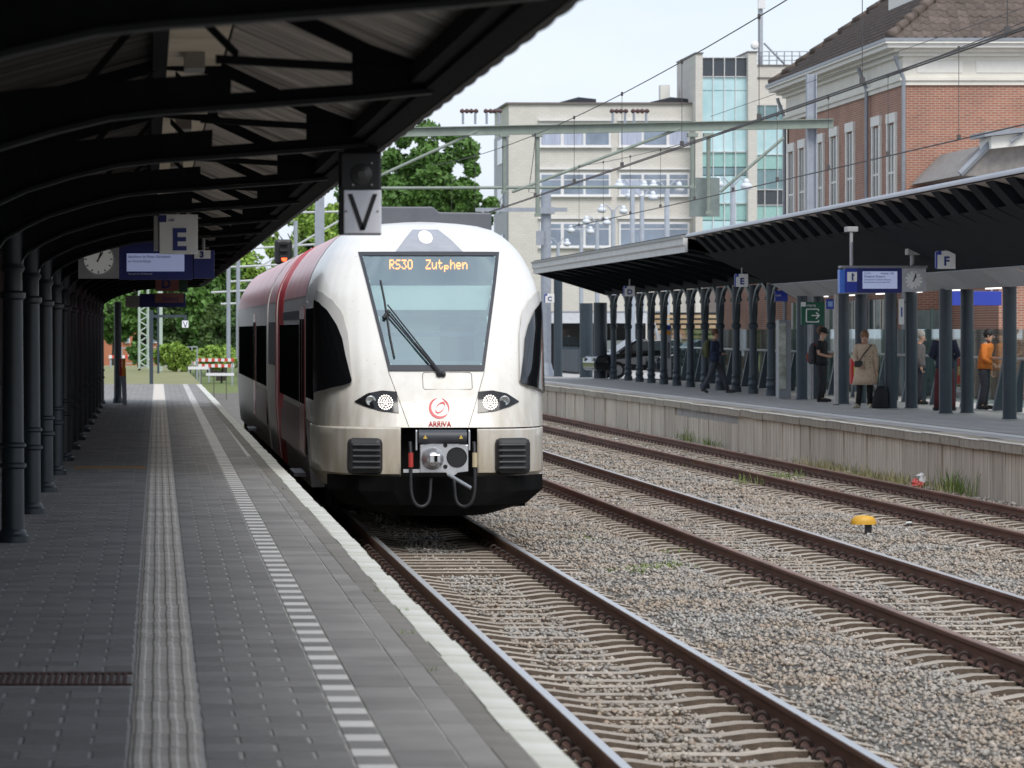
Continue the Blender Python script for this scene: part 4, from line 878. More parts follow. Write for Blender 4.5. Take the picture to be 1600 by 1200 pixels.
stext(s,'12:14',1350,428.5,3.2,79.985,M_SBL); stext(s,'Intercity  HSd',1376,428.5,3.2,79.985,M_SBL,sx=.8); stext(s,'Schiphol Airport',1350,433.6,3.6,79.985,M_SBL,sx=.95); stext(s,'via Amersfoort Centraal, Hilversum,',1350,438,2.4,79.985,M_SBL,sx=.85); stext(s,'Duivendrecht en Amsterdam Zuid',1350,442,2.4,79.985,M_SBL,sx=.85)
sbox(s,'clock_box',1409.5,419,1447,456,80,.25,mat('clock_grey',(.46,.47,.49),.4)); p = at(1427.5,437.5,80); MB().ylathe((p.x,80,p.z),[(.178,-.01),(.178,.012)],28).build('clock_face', mat('clock_white',(.78,.78,.76),.4), s); clock_marks(s, p, .178, 79.985, 32, 18)
sbox(s,'roof_cover',1314,415,1450,419,79.98,.34,mat('cover_grey',(.22,.22,.23),.5)); rod(s,'hanger',1331,416,360,80,.035,mat('pole_grey',(.42,.43,.45),.4)); rod(s,'hanger',1425,416,392,80,.03,mat('pole_grey',(.42,.43,.45),.4))
M_GRN = mat('exit_green', (.01,.11,.06), .4)
s = thing('exit_sign', 'green exit sign with white arrow in a frame hung on a slate column', 'sign', at(1271,507,96)); sbox(s,'panel',1252,472,1288,507,96,.08,M_GRN); sbox(s,'white_square',1252,472,1259,479,95.993,.006,M_SW,0); stext(s,'uitgang',1260,478.5,3.6,96,M_SW)
q = lambda px, py: tuple(at(px,py,95.99)); m = MB()
for a, b in (((1260,483),(1279,483)),((1260,483),(1260,503)),((1260,503),(1279,503)),((1279,483),(1279,486)),((1279,500),(1279,503)),((1268,493),(1280,493)),((1275,488),(1280.5,493)),((1275,498),(1280.5,493))): m.tube([q(*a),q(*b)], .014, 4)
m.build('arrow', M_SW, s); rod(s,'hanger',1270,472,462,96,.02)
s = thing('wheelchair_sign', 'small blue lift sign beside the green exit sign', 'sign', at(1297,482,99)); sbox(s,'panel',1291,467,1304,483,99,.06,M_SBB); sbox(s,'pictogram',1294,471,1301,479,98.993,.006,mat('pale_blue',(.25,.4,.7),.4),0); rod(s,'hanger',1297,467,458,99,.015)
s = thing('hanging_sign', 'blue hanging sign between old iron columns under canopy edge', 'sign', at(1220,471,104.5)); sbox(s,'panel',1211,454,1231,471,104.5,.06,M_SBB); stext(s,'taxi',1212,463,4,104.5,M_SW); rod(s,'hanger',1221,454,440,104.5,.015)
s = thing('banner', 'wide blue band sign on the brick front behind the slate columns', 'sign', at(1525,478,100)); sbox(s,'panel',1487,455,1565,477,100,.08,M_SBB); rod(s,'hanger',1500,455,440,100,.03); rod(s,'hanger',1550,455,440,100,.03)
s = thing('timetable_board', 'narrow white vertical notice fixed to a back row column', 'sign', at(1408,505,88)); sbox(s,'panel',1405,467,1412.5,507,88,.05,M_SW); sbox(s,'pictogram',1408,480,1410,495,87.993,.005,M_SBB,0); MB().tube([at(1412,472,88.02),at(1424,472,88.02)],.012,6).build('arm', M_COL, s)
# info pillar, ticket post, glass lift box, screens
s = thing('information_pillar', 'tall silver information pillar with blue and orange dots', 'information pillar', at(1044,590,128)); M_SIL = mat('pillar_silver',(.46,.48,.50),.35,.3)
sbox(s,'body',1041,508,1049,590,128,.3,M_SIL,.02); p = at(1045,512,127.98); MB().ylathe(p,[(.075,-.01),(.075,.01)],16).build('blue_dot', M_SBB, s); p = at(1045,520,127.98); MB().ylathe(p,[(.07,-.01),(.07,.01)],16).build('orange_dot', mat('dot_orange',(.7,.28,.05),.5), s); sbox(s,'inset',1043,535,1047,560,127.99,.02,mat('inset_dark',(.12,.13,.16),.3),0)
s = thing('ticket_machine', 'grey box with mirrored posters behind the old iron columns', 'ticket machine', at(1227,622,101)); sbox(s,'body',1217,500,1236,623,101.2,.5,mat('machine_grey',(.22,.23,.25),.4),.01); sbox(s,'poster',1217,505,1228,608,101.18,.02,mat('poster_mix',(.16,.18,.12),.2,var=.6,scale=2.5,col2=(.62,.62,.58)),0)
s = thing('fire_hose_box', 'small red cabinet with yellow label behind the slate columns', 'cabinet', at(1337,600,98)); sbox(s,'body',1330,560,1341,600,98,.25,mat('cab_red',(.55,.02,.02),.4)); sbox(s,'label_plate',1334,572,1338,586,97.99,.02,mat('cab_yellow',(.55,.5,.1),.5),0)
s = thing('steel_post', 'thin pale steel post beside the slate column and the man in black', 'post', at(1308,631,93)); p = at(1306.5,631,93); MB().tube([(p.x,93,P0),(p.x,93,3.3)],.05,12).build('post', mat('post_pale',(.45,.42,.40),.4), s); MB().lathe(p.x,93,[(.08,0),(.08,.02)],12,P0).build('base', M_COL, s)
s = thing('steel_post', 'thin white post behind the slate column and the exit sign', 'post', at(1267,623,101)); p = at(1267.5,623,101.4); MB().tube([(p.x,101.4,P0),(p.x,101.4,2.9)],.03,10).build('post', mat('post_white',(.7,.7,.7),.4), s)
s = thing('platform_camera', 'grey surveillance camera hanging from the modern canopy', 'camera', at(1331,366,76)); sbox(s,'case',1324,354,1341,362,76,.35,M_SG,.01); rod(s,'hanger',1331,362,378,76,.03)
s = thing('platform_camera', 'grey camera box on top of the far station clock', 'camera', at(1428,400,80)); sbox(s,'case',1419,388,1438,398,79.9,.35,mat('cam_grey',(.35,.35,.34),.5),.01); rod(s,'stem',1427,398,413,80,.03)
# wedge-post balustrade with handrail and glass
bl = thing('balustrade', 'balustrade of dark wedge posts with steel handrail and glass behind the far columns', 'balustrade', (18.4, 100, P0))
for y in np.arange(76,142,1.75):
    X = 18.3; MB().prism([(X-.16,P0),(X+.08,P0),(X+.12,P0+1.08),(X+.06,P0+1.08)], 'y', y-.08, y+.08).build('post', M_COL, bl)
MB().tube([(18.36,75,P0+1.12),(18.36,143,P0+1.12)], .03, 8).build('handrail', mat('steel_rail',(.5,.5,.5),.3,.7), bl)
for y in np.arange(76,142,3.5): MB().box(18.46,18.475,y,y+3.42,P0+.1,P0+1.75).build('glass_panel', glass_mat('screen_glass',(.84,.93,.90),.05), bl)
pf2 = thing('picket_fence', 'dark blue steel picket fence with glass top at the left end of the far platform', 'fence', (17, 150, P0))
for k in range(16):
    px = 868+3*k; X = 17.0+.02*k; Y = YX(px, X); MB().box(X-.05,X+.05,Y-.03,Y+.03,P0,P0+1.0+.05*(k%2)).build('picket', M_COL, pf2)
MB().box(16.98,17.4,YX(915,17.3),YX(866,17.0),P0+.05,P0+.92).build('back_panel', mat('fence_panel',(.035,.045,.06),.6), pf2)
for k in range(4): a = at(866+12*k,540,168); b = at(877+12*k,522,168); MB().box(a.x,b.x,168,168.02,P0+1.0,P0+1.75).build('glass_panel', glass_mat('screen_glass',(.84,.93,.90),.05), pf2)
# yellow balise marker between the tracks, litter
Yb = FPX*(CZ+.2)/(838-VY); p = at(1348,838,Yb); s = thing('track_marker', 'small yellow domed marker on a black peg in the ballast', 'track marker', (p.x,Yb,-.19))
MB().box(p.x+.03,p.x+.11,Yb-.04,Yb+.04,-.24,-.03).build('peg', M_TBLK, s)
mk = MB(); n = 14
rr = [(1,0),(1,.035),(.93,.07),(.75,.10),(.4,.115),(.02,.12)]
mk.add([(p.x+.01+.165*r*math.cos(6.283*j/n), Yb+.11*r*math.sin(6.283*j/n), -.045+z) for r, z in rr for j in range(n)], [(i*n+j,i*n+(j+1)%n,(i+1)*n+(j+1)%n,(i+1)*n+j) for i in range(5) for j in range(n)]+[tuple(range(n))[::-1]])
mk.build('dome', mat('marker_yellow',(.62,.34,.03),.5,var=.15,scale=20), s, auto=50)
Yl = YX(1428, edge_x(72)-.35); x_ = edge_x(Yl)-.35; s = thing('litter_bag', 'crumpled red and clear plastic litter by the far rail', 'litter', (x_,Yl,-.18))
random.seed(5); m = MB(); m.ball((x_,Yl,-.1),.09,7,(1,1.6,.8)); m.v = [(a+random.gauss(0,.02),b+random.gauss(0,.02),c+random.gauss(0,.02)) for a,b,c in m.v]; m.build('red_wrap', mat('litter_red',(.6,.10,.08),.35), s)
m = MB(); m.ball((x_+.2,Yl+.7,-.05),.11,7,(1,1.4,1)); m.v = [(a+random.gauss(0,.025),b+random.gauss(0,.025),c+random.gauss(0,.02)) for a,b,c in m.v]; m.build('clear_wrap', mat('litter_white',(.68,.68,.66),.3), s)
for i, (px, py) in enumerate(((1421,817),(963,686),(942,692),(1342,790),(1100,860))):
    Y = FPX*(CZ+.15)/(py-VY); p = at(px,py,Y); m = MB().ball((p.x,Y,-.15),.035,5,(1.3,1,.6)); m.v = [(a+random.gauss(0,.006),b+random.gauss(0,.006),c) for a,b,c in m.v]
    o = m.build('paper_scrap', mat('litter_white',(.68,.68,.66),.3)); tag(o, 'white paper scrap on the ballast, %s' % ['right of the yellow marker','left near the far rail','beside another scrap close to the train','upper right by rusty rail','in the middle gravel'][i], 'litter')
# ================================================================== brick station building
M_BRF = brick_mat('brick_front', (.40,.16,.10), (.30,.12,.08), (.41,.31,.25), .21, .0625, 'xz', var=.2); M_BRS = brick_mat('brick_side', (.40,.16,.10), (.30,.12,.08), (.41,.31,.25), .21, .0625, 'yz', var=.2)
M_CRM = mat('cream_stone', (.74,.715,.64), .7, var=.08, scale=1.5); M_CRM2 = mat('cream_paint', (.78,.765,.71), .6, var=.05)
M_RT = mat('roof_tile', (.115,.088,.073), .8, var=.35, scale=5, objvar=.25); M_RT2 = mat('roof_tile_rows', (.125,.092,.078), .8, var=.3, scale=3); M_WG = mat('window_glass_dark', (.03,.045,.055), .05, var=.3, scale=.4, spec=.8)
M_ZN = mat('zinc_pipe', (.28,.30,.33), .45, .3, var=.1)
BX, BY, BY2, BX2 = 20.0, 106.6, 126.0, 31.0
zb = CZ+(515-133)/59.1; zf = CZ+(515-88)/59.1; zt = CZ+450/59.1
bb = thing('brick_station_building', 'red brick station building with cream cornice and tiled hip roof on the right', 'building', (BX, BY, P0))
MB().box(BX,BX2,BY,BY+.3,P0-.1,zb).build('front_wall', M_BRF, bb); MB().box(BX,BX+.3,BY+.3,BY2,P0-.1,zb).build('side_wall', M_BRS, bb); MB().box(BX,BX+.25,BY2,141,P0-.1,4.6).build('low_wall', M_BRS, bb)
MB().box(BX,BX2,BY2-.3,BY2,4,zb).build('back_wall', M_BRF, bb)
for a, b, o_ in ((zb,zb+.12,.06),(zb+.12,zb+.20,.11),(zb+.20,zf,.03)): MB().box(BX-o_,BX2,BY-o_,BY2+o_,a,b).build('frieze', M_CRM, bb)
for k in range(6): x = BX+.35+[0,1.55,4.2,5.6,8,9.2][k]; MB().box(x,x+[1.2,2.4,1.1,2.1,1.0,1.4][k],BY-.05,BY-.028,zb+.32,zf-.12).build('frieze_panel', M_CRM2, bb, bev=.015)
for a, b, o_ in ((zf,zf+.10,.14),(zf+.10,zf+.20,.30),(zf+.20,zf+.31,.50),(zf+.31,zt-.02,.58)): MB().box(BX-o_,BX2+.3,BY-o_,BY2+o_,a,b).build('cornice', M_CRM2 if o_ != .30 else M_CRM, bb)
MB().box(BX-.60,BX2,BY-.60,BY2+.6,zt-.02,zt+.06).build('gutter', M_ZN, bb)
# hip roof
ov = .45; pt = math.tan(R(38)); xm = 6.0; zr = zt+.05+xm*pt
A = (BX-ov,BY-ov,zt+.05); B = (BX-ov,BY2+ov,zt+.05); Rg = (BX-ov+xm,BY-ov+xm,zr); Rh = (BX-ov+xm,BY2+ov-xm,zr); Cc = (BX2+6,BY-ov,zt+.05); Rc = (BX2+6,BY-ov+xm,zr); Bc = (BX2+6,BY2+ov,zt+.05); Rc2 = (BX2+6,BY2+ov-xm,zr)
MB().add([A,B,Rg,Rh,Cc,Rc,Bc,Rc2], [(0,2,3,1),(0,4,5,2),(1,3,7,6),(2,5,7,3)]).build('roof', M_RT2, bb)
tmb = MB(); tw, tl_ = .26, .36; prf = [(0,.03),(.06,.055),(.12,.03),(.19,.008),(.26,.03)]
tmb.add([(u,0,v) for u,v in prf]+[(u,tl_*math.cos(R(38)),v+tl_*math.sin(R(38))-.03) for u,v in prf]+[(u,0,v-.03) for u,v in prf], [(i,i+1,6+i,5+i) for i in range(4)]+[(10+i,11+i,1+i,i) for i in range(4)])
tme = tmb.mesh('roof_tile', M_RT); cnt = 0
for r_ in range(15):
    y = BY-ov-.05+r_*.26; z = zt+.06+r_*.26*pt
    for c_ in range(34):
        x = BX-ov+.1+r_*.27+c_*tw
        px = VX+FPX*x/y; py = VY-FPX*(z-CZ)/y
        if px > 1640 or py < -40 or cnt > 290: continue
        inst('roof_tile', tme, bb, (x,y,z+random.uniform(-.008,.008)), (random.uniform(-.02,.02),0,random.uniform(-.02,.02))); cnt += 1
hp = MB()
for k in range(20):
    t0, t1 = k/20, (k+.98)/20; a = Vector(A).lerp(Vector(Rg), t0*.9); b_ = Vector(A).lerp(Vector(Rg), t1*.9)
    MB().tube([a+Vector((0,0,.08)), b_+Vector((0,0,.05))], [.15,.115], 9).build('ridge_tile', M_RT, bb, smooth=True)
for k in range(16):
    t0, t1 = k/16, (k+.98)/16; a = Vector(B).lerp(Vector(Rh), t0); b_ = Vector(B).lerp(Vector(Rh), t1)
    MB().tube([a+Vector((0,0,.06)), b_+Vector((0,0,.04))], [.14,.11], 8).build('ridge_tile', M_RT, bb, smooth=True)
sr = MB()
for k in range(24):
    z = zt+.10+k*.30*math.sin(R(38)); x = BX-ov+k*.30*math.cos(R(38)); ya = BY-ov+(x-BX+ov)*1.0+.1; yb_ = BY2+ov-(x-BX+ov)*1.0-.1
    sr.box(x-.02,x+.06,ya,yb_,z-.05,z+.028)
tag(sr.build('tile_course', M_RT2, bb), kind='stuff')
# dormers
MB().prism([(BX+1.6,zt+1.2),(BX+3.6,zt+3.2),(BX+1.6,zt+2.15)], 'y', 108.2, 117.5).build('dormer', M_CRM2, bb); MB().prism([(BX+1.5,zt+2.1),(BX+3.7,zt+3.1),(BX+3.7,zt+3.22),(BX+1.5,zt+2.22)], 'y', 108, 117.7).build('dormer_roof', mat('dormer_lead',(.20,.16,.14),.6), bb)
# side windows with cream surrounds
for px, ytop in ((1238,224),(1255,218),(1284,209),(1305,199),(1330,191.5),(1371,182),(1395,177)):
    y = YX(px, BX); zt_ = CZ+(515-ytop)*y/FPX; hw = .62 if px not in (1284,) else .5
    wn = MB().box(BX-.02,BX+.02,y-hw+.2,y+hw-.2,3.6,zt_-.32).build('window', M_WG, bb)
    for a, b in ((y-hw-.04,y-hw+.16),(y+hw-.16,y+hw+.04)): MB().box(BX-.06,BX+.02,a,b,3.6,zt_).build('surround', M_CRM2, wn)
    MB().box(BX-.075,BX+.02,y-hw-.06,y+hw+.06,zt_-.26,zt_).build('lintel', M_CRM2, wn); MB().box(BX-.045,BX+.0,y-.03,y+.03,3.6,zt_-.32).build('mullion', M_CRM2, wn)
    for z in (zt_-1.6,zt_-3.0): MB().box(BX-.04,BX,y-hw+.2,y+hw-.2,z-.03,z+.03).build('glazing_bar', M_CRM2, wn)
for y, x in ((YX(1354,BX-.1),BX-.1),(BY-.1,BX-.02),(BY2+.2,BX-.05)):
    MB().tube([(x-.22,y,zf+.02),(x-.2,y,zf-.08),(x,y,zb+.18),(x,y,P0)], .055, 8).build('drainpipe', M_ZN, bb)
# ground-floor glazing and doors on side and front
for i, y in enumerate(np.arange(107.5,125,2.2)): 
    g = MB().box(BX-.03,BX+.05,y,y+1.9,P0+.2,3.3).build('shop_window', mat('window_green_dark',(.05,.08,.075),.08,var=.4,scale=.8,spec=.7), bb)
    for a in (y,y+.92,y+1.84): MB().box(BX-.06,BX-.02,a,a+.06,P0+.2,3.3).build('frame', M_CRM2, g)
for i, x in enumerate((20.15,20.75,21.35,21.9)): 
    g = MB().box(x,x+.55,BY-.04,BY-.01,P0+.05,3.0).build('shop_window', mat('window_pale',(.22,.28,.27),.08,var=.5,scale=.9,spec=.7), bb); MB().box(x-.04,x+.02,BY-.07,BY-.03,P0+.05,3.05).build('frame', mat('frame_green',(.20,.30,.27),.5), g)
# low annex roof with white dormer at the right margin
an = thing('annex', 'low grey roofed annex with white dormer in front of the brick wall', 'building', (22.5,100,P0))
MB().prism([(20.15,6.3),(20.95,7.1),(30,7.1),(30,6.1)], 'y', 100, 106.5).build('roof', mat('annex_roof',(.26,.24,.225),.85,var=.2), an)
MB().tube([(20.15,99.95,6.34),(20.95,99.95,7.14)], .09, 6).build('roof_edge', M_ZN, an); MB().prism([(20.85,6.95),(30,7.9),(30,8.3),(20.85,7.25)], 'y', 99.6, 101).build('dormer', M_CRM2, an); MB().prism([(20.65,7.24),(30,8.30),(30,8.45),(20.65,7.36)], 'y', 99.4, 101.2).build('dormer_roof', M_ZN, an); MB().tube([(21.3,99.5,7.1),(21.6,99.5,7.32)], .04, 5).build('stay', M_ZN, an)
MB().box(21.2,30,100.4,106.4,P0,6.3).build('wall', M_BRF, an)
# ================================================================== beige office block
OYb = 270.0; S = OYb/FPX
M_BGF = brick_mat('beige_brick', (.64,.615,.56), (.60,.575,.525), (.545,.52,.475), .42, .16, 'xz', msize=.014, bumpd=.01, var=.05); M_BGS = brick_mat('beige_brick_side', (.62,.60,.55), (.58,.56,.51), (.53,.505,.46), .42, .16, 'yz', msize=.014, var=.05)
M_WF = mat('white_frame', (.74,.74,.74), .5, var=.04); M_WGB = mat('office_glass', (.20,.25,.33), .08, var=.45, scale=.35, spec=.8); M_CURT = mat('curtain', (.42,.46,.58), .8, var=.25, scale=3, stretch=(4,1,.2)); M_DKT = mat('parapet', (.16,.14,.13), .7)
def X_(px, Y=OYb): return (px-VX)*Y/FPX
def Z_(py, Y=OYb): return CZ-(py-VY)*Y/FPX
ob = thing('office_block', 'beige brick office block with rows of white framed windows behind the station', 'building', (X_(935), OYb, P0))
MB().box(X_(795),X_(1083),OYb,OYb+11,P0-.5,Z_(163)).build('wall', M_BGF, ob); MB().box(X_(795)-.2,X_(1083)+.1,OYb-.15,OYb+11.2,Z_(163),Z_(160)).build('parapet', M_DKT, ob)
MB().box(X_(795)-.05,X_(795)-.01,OYb+.8,OYb+10.9,P0,Z_(205)).build('side_panel', mat('side_louvre',(.38,.38,.42),.5), ob)
for r_ in range(4):
    z = Z_(215+76*r_); MB().box(X_(795)-.12,X_(795)-.06,OYb+3.0,OYb+7.5,z-1.2*1.3,z+.1).build('side_window', M_WGB, ob)
for ty, by in ((197,226),(273,303),(350,383)):
    for gx in (((845,876),(880,911),(914,951)),((969,1002),(1005,1041),(1045,1074)))  :
        xa, xb = X_(gx[0][0]-2), X_(gx[2][1]+3)
        f = MB().box(xa,xb,OYb-.10,OYb-.02,Z_(by+3),Z_(ty-3)).build('window', M_WF, ob)
        MB().box(xa-.1,xb+.1,OYb-.22,OYb-.02,Z_(ty-8),Z_(ty-10)).build('lintel', M_WF, f); MB().box(xa-.1,xb+.1,OYb-.25,OYb-.02,Z_(by+5),Z_(by+3.2)).build('sill', M_WF, f)
        for a, b in gx:
            curt = random.random() < .45
            MB().box(X_(a+1),X_(b),OYb-.13,OYb-.105,Z_(by),Z_(ty+8.5)).build('pane', M_CURT if curt else M_WGB, f); MB().box(X_(a+1),X_(b),OYb-.13,OYb-.105,Z_(ty+6.5),Z_(ty)).build('pane', M_WGB, f)
for a, b in ((868,932),(1008,1078)): MB().prism([(X_(a),Z_(160)),(X_(b)-1,Z_(149)),(X_(b)+.2,Z_(152)),(X_(b)+.2,Z_(160))], 'y', OYb+2, OYb+5).build('solar_panel', mat('solar_dark',(.02,.022,.03),.2), ob)
MB().box(X_(1050),X_(1065),OYb+6,OYb+7,Z_(160),Z_(124)).build('chimney', M_CRM2, ob)
# glass stair tower
M_TG = mat('teal_glass', (.27,.50,.54), .06, var=.35, scale=.25, spec=.8, col2=(.62,.82,.86)); M_TG2 = mat('teal_spandrel', (.30,.52,.49), .15, var=.1); M_TG3 = mat('dark_glass_band', (.05,.06,.075), .1, var=.1); M_TG4 = mat('teal_glass_dark', (.14,.25,.28), .05, var=.5, scale=.3, spec=.9)
tw_ = thing('glass_tower', 'beige tower with tall teal glass front beside the office block', 'building', (X_(1130), OYb-1, P0))
YT = OYb-1.2
def tb(name, a, b, t, bo, Y0, Y1, m, par): return MB().box(X_(a),X_(b),Y0,Y1,Z_(bo),Z_(t)).build(name, m, par)
tb('fin',1081.5,1092.5,86,560,YT-.5,YT+9,M_BGF,tw_); tb('fin',1163,1177,84,560,YT-.5,YT+9,M_BGF,tw_); tb('cap',1080.5,1093.5,84.5,86.5,YT-.6,YT+9,M_DKT,tw_); tb('cap',1162,1178,82.5,84.5,YT-.6,YT+9,M_DKT,tw_)
tb('core',1092,1164,92,560,YT+.4,YT+8,M_DKT,tw_)
cols_ = [1092.5,1110.5,1128,1145.5,1163]; rows_ = [(92,121,M_TG3),(122,143,M_TG),(143,200,M_TG),(201,238,M_TG),(238.5,262,M_TG2),(262.5,275,M_TG4),(275.5,318,M_TG),(318.5,345,M_TG2),(345.5,385,M_TG)]
for t, bo, m in rows_:
    for i in range(4): tb('pane',cols_[i]+.5,cols_[i+1]-.5,t+.4,bo-.4,YT+.1+random.uniform(0,.03),YT+.25,m,tw_)
for c in cols_: tb('mullion',c-.55,c+.55,92,400,YT-.02,YT+.24,M_WF,tw_)
for t in (91,121,238,318): tb('transom',1092.5,1163,t,t+1.1,YT-.02,YT+.24,M_WF,tw_)
tb('wing',1177,1262,120,560,YT+2.0,YT+9,M_BGF,tw_); tb('wing_top',1182,1275,99,121,YT+3.5,YT+9,M_BGF,tw_); tb('cap',1181,1276,97.5,99.2,YT+3.4,YT+9,M_DKT,tw_); tb('cap',1176.5,1263,119.5,121,YT+1.9,YT+9,M_DKT,tw_)
for t, bo, m in ((164,200,M_TG4),(200.5,241,M_TG),(241.5,264,M_TG2),(264.5,296,M_TG4),(296.5,320,M_TG3),(320.5,345,M_TG2)):
    for a, b in ((1178,1196),(1197,1216),(1217,1225)): tb('pane',a+.4,b-.2,t+.3,bo-.3,YT+1.7,YT+1.95,m,tw_)
for c in (1178,1196.5,1216.5,1225): tb('mullion',c-.5,c+.5,163,345,YT+1.6,YT+1.9,M_WF,tw_)
for t in (163,241,296,320): tb('transom',1178,1225,t-.4,t+.5,YT+1.6,YT+1.9,M_WF,tw_)
rl = MB()
for px in range(1188,1300,12): rl.tube([(X_(px),YT+4,Z_(98)),(X_(px),YT+4,Z_(76))], .04, 5)
for py in (76,83,90): rl.tube([(X_(1187),YT+4,Z_(py)),(X_(1296),YT+4,Z_(py))], .03, 5)
rl.build('roof_railing', M_ZN, tw_)
ms = MB().tube([(X_(1199.5),YT+4.4,Z_(98)),(X_(1199.5),YT+4.4,Z_(-30))], .17, 10).build('mast', mat('mast_grey',(.42,.44,.47),.4,.3), tw_); MB().tube([(X_(1205),YT+4.4,Z_(62)),(X_(1240),YT+4.4,Z_(98))], .07, 6).build('stay', M_ZN, ms)
MB().box(X_(1195),X_(1206),YT+4,YT+4.3,Z_(8),Z_(-30)).build('antenna', M_WF, ms); MB().ylathe((X_(1190),YT+4.2,Z_(66)),[(.30,0),(.2,.12),(.05,.16)],12).build('dish', M_WF, ms)
# ================================================================== bicycle shed with slats, stair, white band building, car
sh = thing('slatted_shed', 'bicycle shed clad in horizontal timber slats behind the old iron columns', 'shed', (X_(1070,165),165,P0)); M_SLAT = mat('timber_slat',(.34,.25,.15),.8,var=.25,scale=2,objvar=.15)
for k in range(10): a = at(1018,492+8*k,165); b = at(1135,497+8*k,165); MB().box(a.x,b.x,165,165.12,b.z,a.z).build('slat', M_SLAT, sh)
MB().box(X_(1018,165),X_(1135,165),166.2,166.4,P0,Z_(488,165)).build('back', mat('shed_dark',(.02,.02,.02),.9), sh)
for px in (1020,1060,1098,1134): MB().box(X_(px,165)-.06,X_(px,165)+.06,165.13,165.25,P0,Z_(488,165)).build('post', M_COL, sh)
wb = thing('low_white_building', 'low building with pale fascia band beyond the left end of the far platform', 'building', (X_(935,176),176,P0))
MB().box(X_(862,172),X_(1018,172),172,172.3,Z_(505,172),Z_(489,172)).build('fascia', mat('band_white',(.55,.57,.60),.5), wb); MB().box(X_(862,172),X_(1018,172),174,175,P0,Z_(489,172)).build('wall', mat('dark_void',(.018,.018,.02),.8), wb); MB().box(X_(940,173),X_(1000,173),173.5,173.8,P0,Z_(532,173)).build('shop_window', mat('pale_window',(.42,.45,.42),.2,var=.3,scale=1.2), wb)
MB().box(X_(862,172),X_(1040,172),172.2,176,Z_(488.5,172),Z_(486,172)).build('roof', M_ZN, wb)
st = thing('glass_stair', 'steel and glass stair rail rising behind the old iron columns', 'staircase', at(1135,590,150))
for a0, a1 in (((1022,505),(1034,560)),((1132,485),(1146,560))):
    for k in range(6): MB().tube([at(a0[0]+k*2,a0[1]+k*4,150),at(a1[0],a1[1]+20,150)], .03, 5).build('baluster', mat('steel_rail',(.5,.5,.5),.3,.7), st)
    MB().tube([at(a0[0],a0[1],150),at(a1[0],a1[1],150)], .06, 6).build('handrail', mat('steel_rail',(.5,.5,.5),.3,.7), st)
def car(px, py, Y, label, col, rz):
    c = thing('parked_car', label, 'car', (0,0,0)); M_P = mat('car_'+str(col[2]), col, .15, .2, var=.05, coat=.8); g = mat('car_glass',(.05,.07,.08),.04,var=.1,spec=.9)
    prof = [(-2.1,.35),(-2.12,.62),(-2.0,.80),(-1.2,.92),(-.55,1.38),(.75,1.42),(1.55,1.02),(2.05,.92),(2.1,.45),(2.0,.30),(-2.0,.30)]
    m = MB(); n = len(prof); vs = []
    for y, k in ((-.85,.0),(-.70,1),(.70,1),(.85,0)): vs += [(x, y if z < 1.0 else y*.82, z) for x, z in prof]
    m.add(vs, [(i*n+j,i*n+(j+1)%n,(i+1)*n+(j+1)%n,(i+1)*n+j) for i in range(3) for j in range(n)]+[tuple(range(n))[::-1], tuple(range(3*n,4*n))]); m.build('body', M_P, c, bev=.05)
    for s_ in (-1,1): MB().add([(-1.05,s_*.80,.98),(-.5,s_*.72,1.32),(.70,s_*.72,1.35),(1.3,s_*.80,1.02)], [(0,1,2,3)]).build('side_window', g, c, solid=.01)
    MB().add([(-1.27,-.66,.935),(-1.27,.66,.935),(-.62,.58,1.37),(-.62,-.58,1.37)], [(0,1,2,3)]).build('windscreen', g, c, solid=.012); MB().add([(1.60,-.62,1.03),(1.60,.62,1.03),(.83,.58,1.41),(.83,-.58,1.41)], [(0,1,2,3)]).build('rear_window', g, c, solid=.012)
    for x in (-1.3,1.3):
        for s_ in (-1,1):
            w_ = MB().prism([(x+.31*math.cos(6.283*k/18), .31+.31*math.sin(6.283*k/18)) for k in range(18)], 'y', s_*.72, s_*.90).build('wheel', M_RUB, c); MB().prism([(x+.19*math.cos(6.283*k/14), .31+.19*math.sin(6.283*k/14)) for k in range(14)], 'y', s_*.89, s_*.915).build('rim', M_SILV, w_)
    for s_ in (-1,1): MB().box(-2.13,-2.05,s_*.62-.14,s_*.62+.14,.62,.74).build('headlight', mat('lamp_clear',(.45,.47,.46),.15,.6,var=.2), c)
    p = at(px,py,Y); c.location = (p.x,Y,P0); c.rotation_euler = (0,0,rz)
car(1010,592,143,'black parked car behind the old iron columns',(.015,.018,.02),R(8)); car(1110,594,141,'dark blue parked car right of the black car behind the columns',(.02,.03,.045),R(5))
# lamps on the square
lp = thing('square_lamp', '', 'lamp', (0,0,0), 'white globe lamps on the station square')
def lamp(px, py, Y, lb):
    p = at(px,py,Y); s = thing('square_lamp', lb, 'street lamp', (p.x,Y,P0), 'street lamps on the station square'); h = p.z
    MB().tube([(p.x,Y,P0),(p.x,Y,h)], [.13,.10], 10).build('pole', mat('lamp_pole',(.42,.46,.52),.4,.2), s)
    for dx in (-.55,.5):
        dz = .18 if abs(dx) > .5 else .05; MB().tube([(p.x,Y,h-.1),(p.x+dx*.6,Y,h+.25),(p.x+dx,Y,h+dz)], .035, 6).build('arm', mat('lamp_pole',(.42,.46,.52),.4,.2), s)
        MB().ball((p.x+dx,Y-.05*abs(dx),h-.1+dz*.5),.20,8,(1.1,1.1,.75)).ball((p.x+dx,Y-.05*abs(dx),h+.06+dz*.5),.12,6,(1,1,1.2)).build('lamp_head', mat('lamp_head',(.66,.70,.76),.3,var=.05), s, smooth=True)
bpy.data.objects.remove(lp)
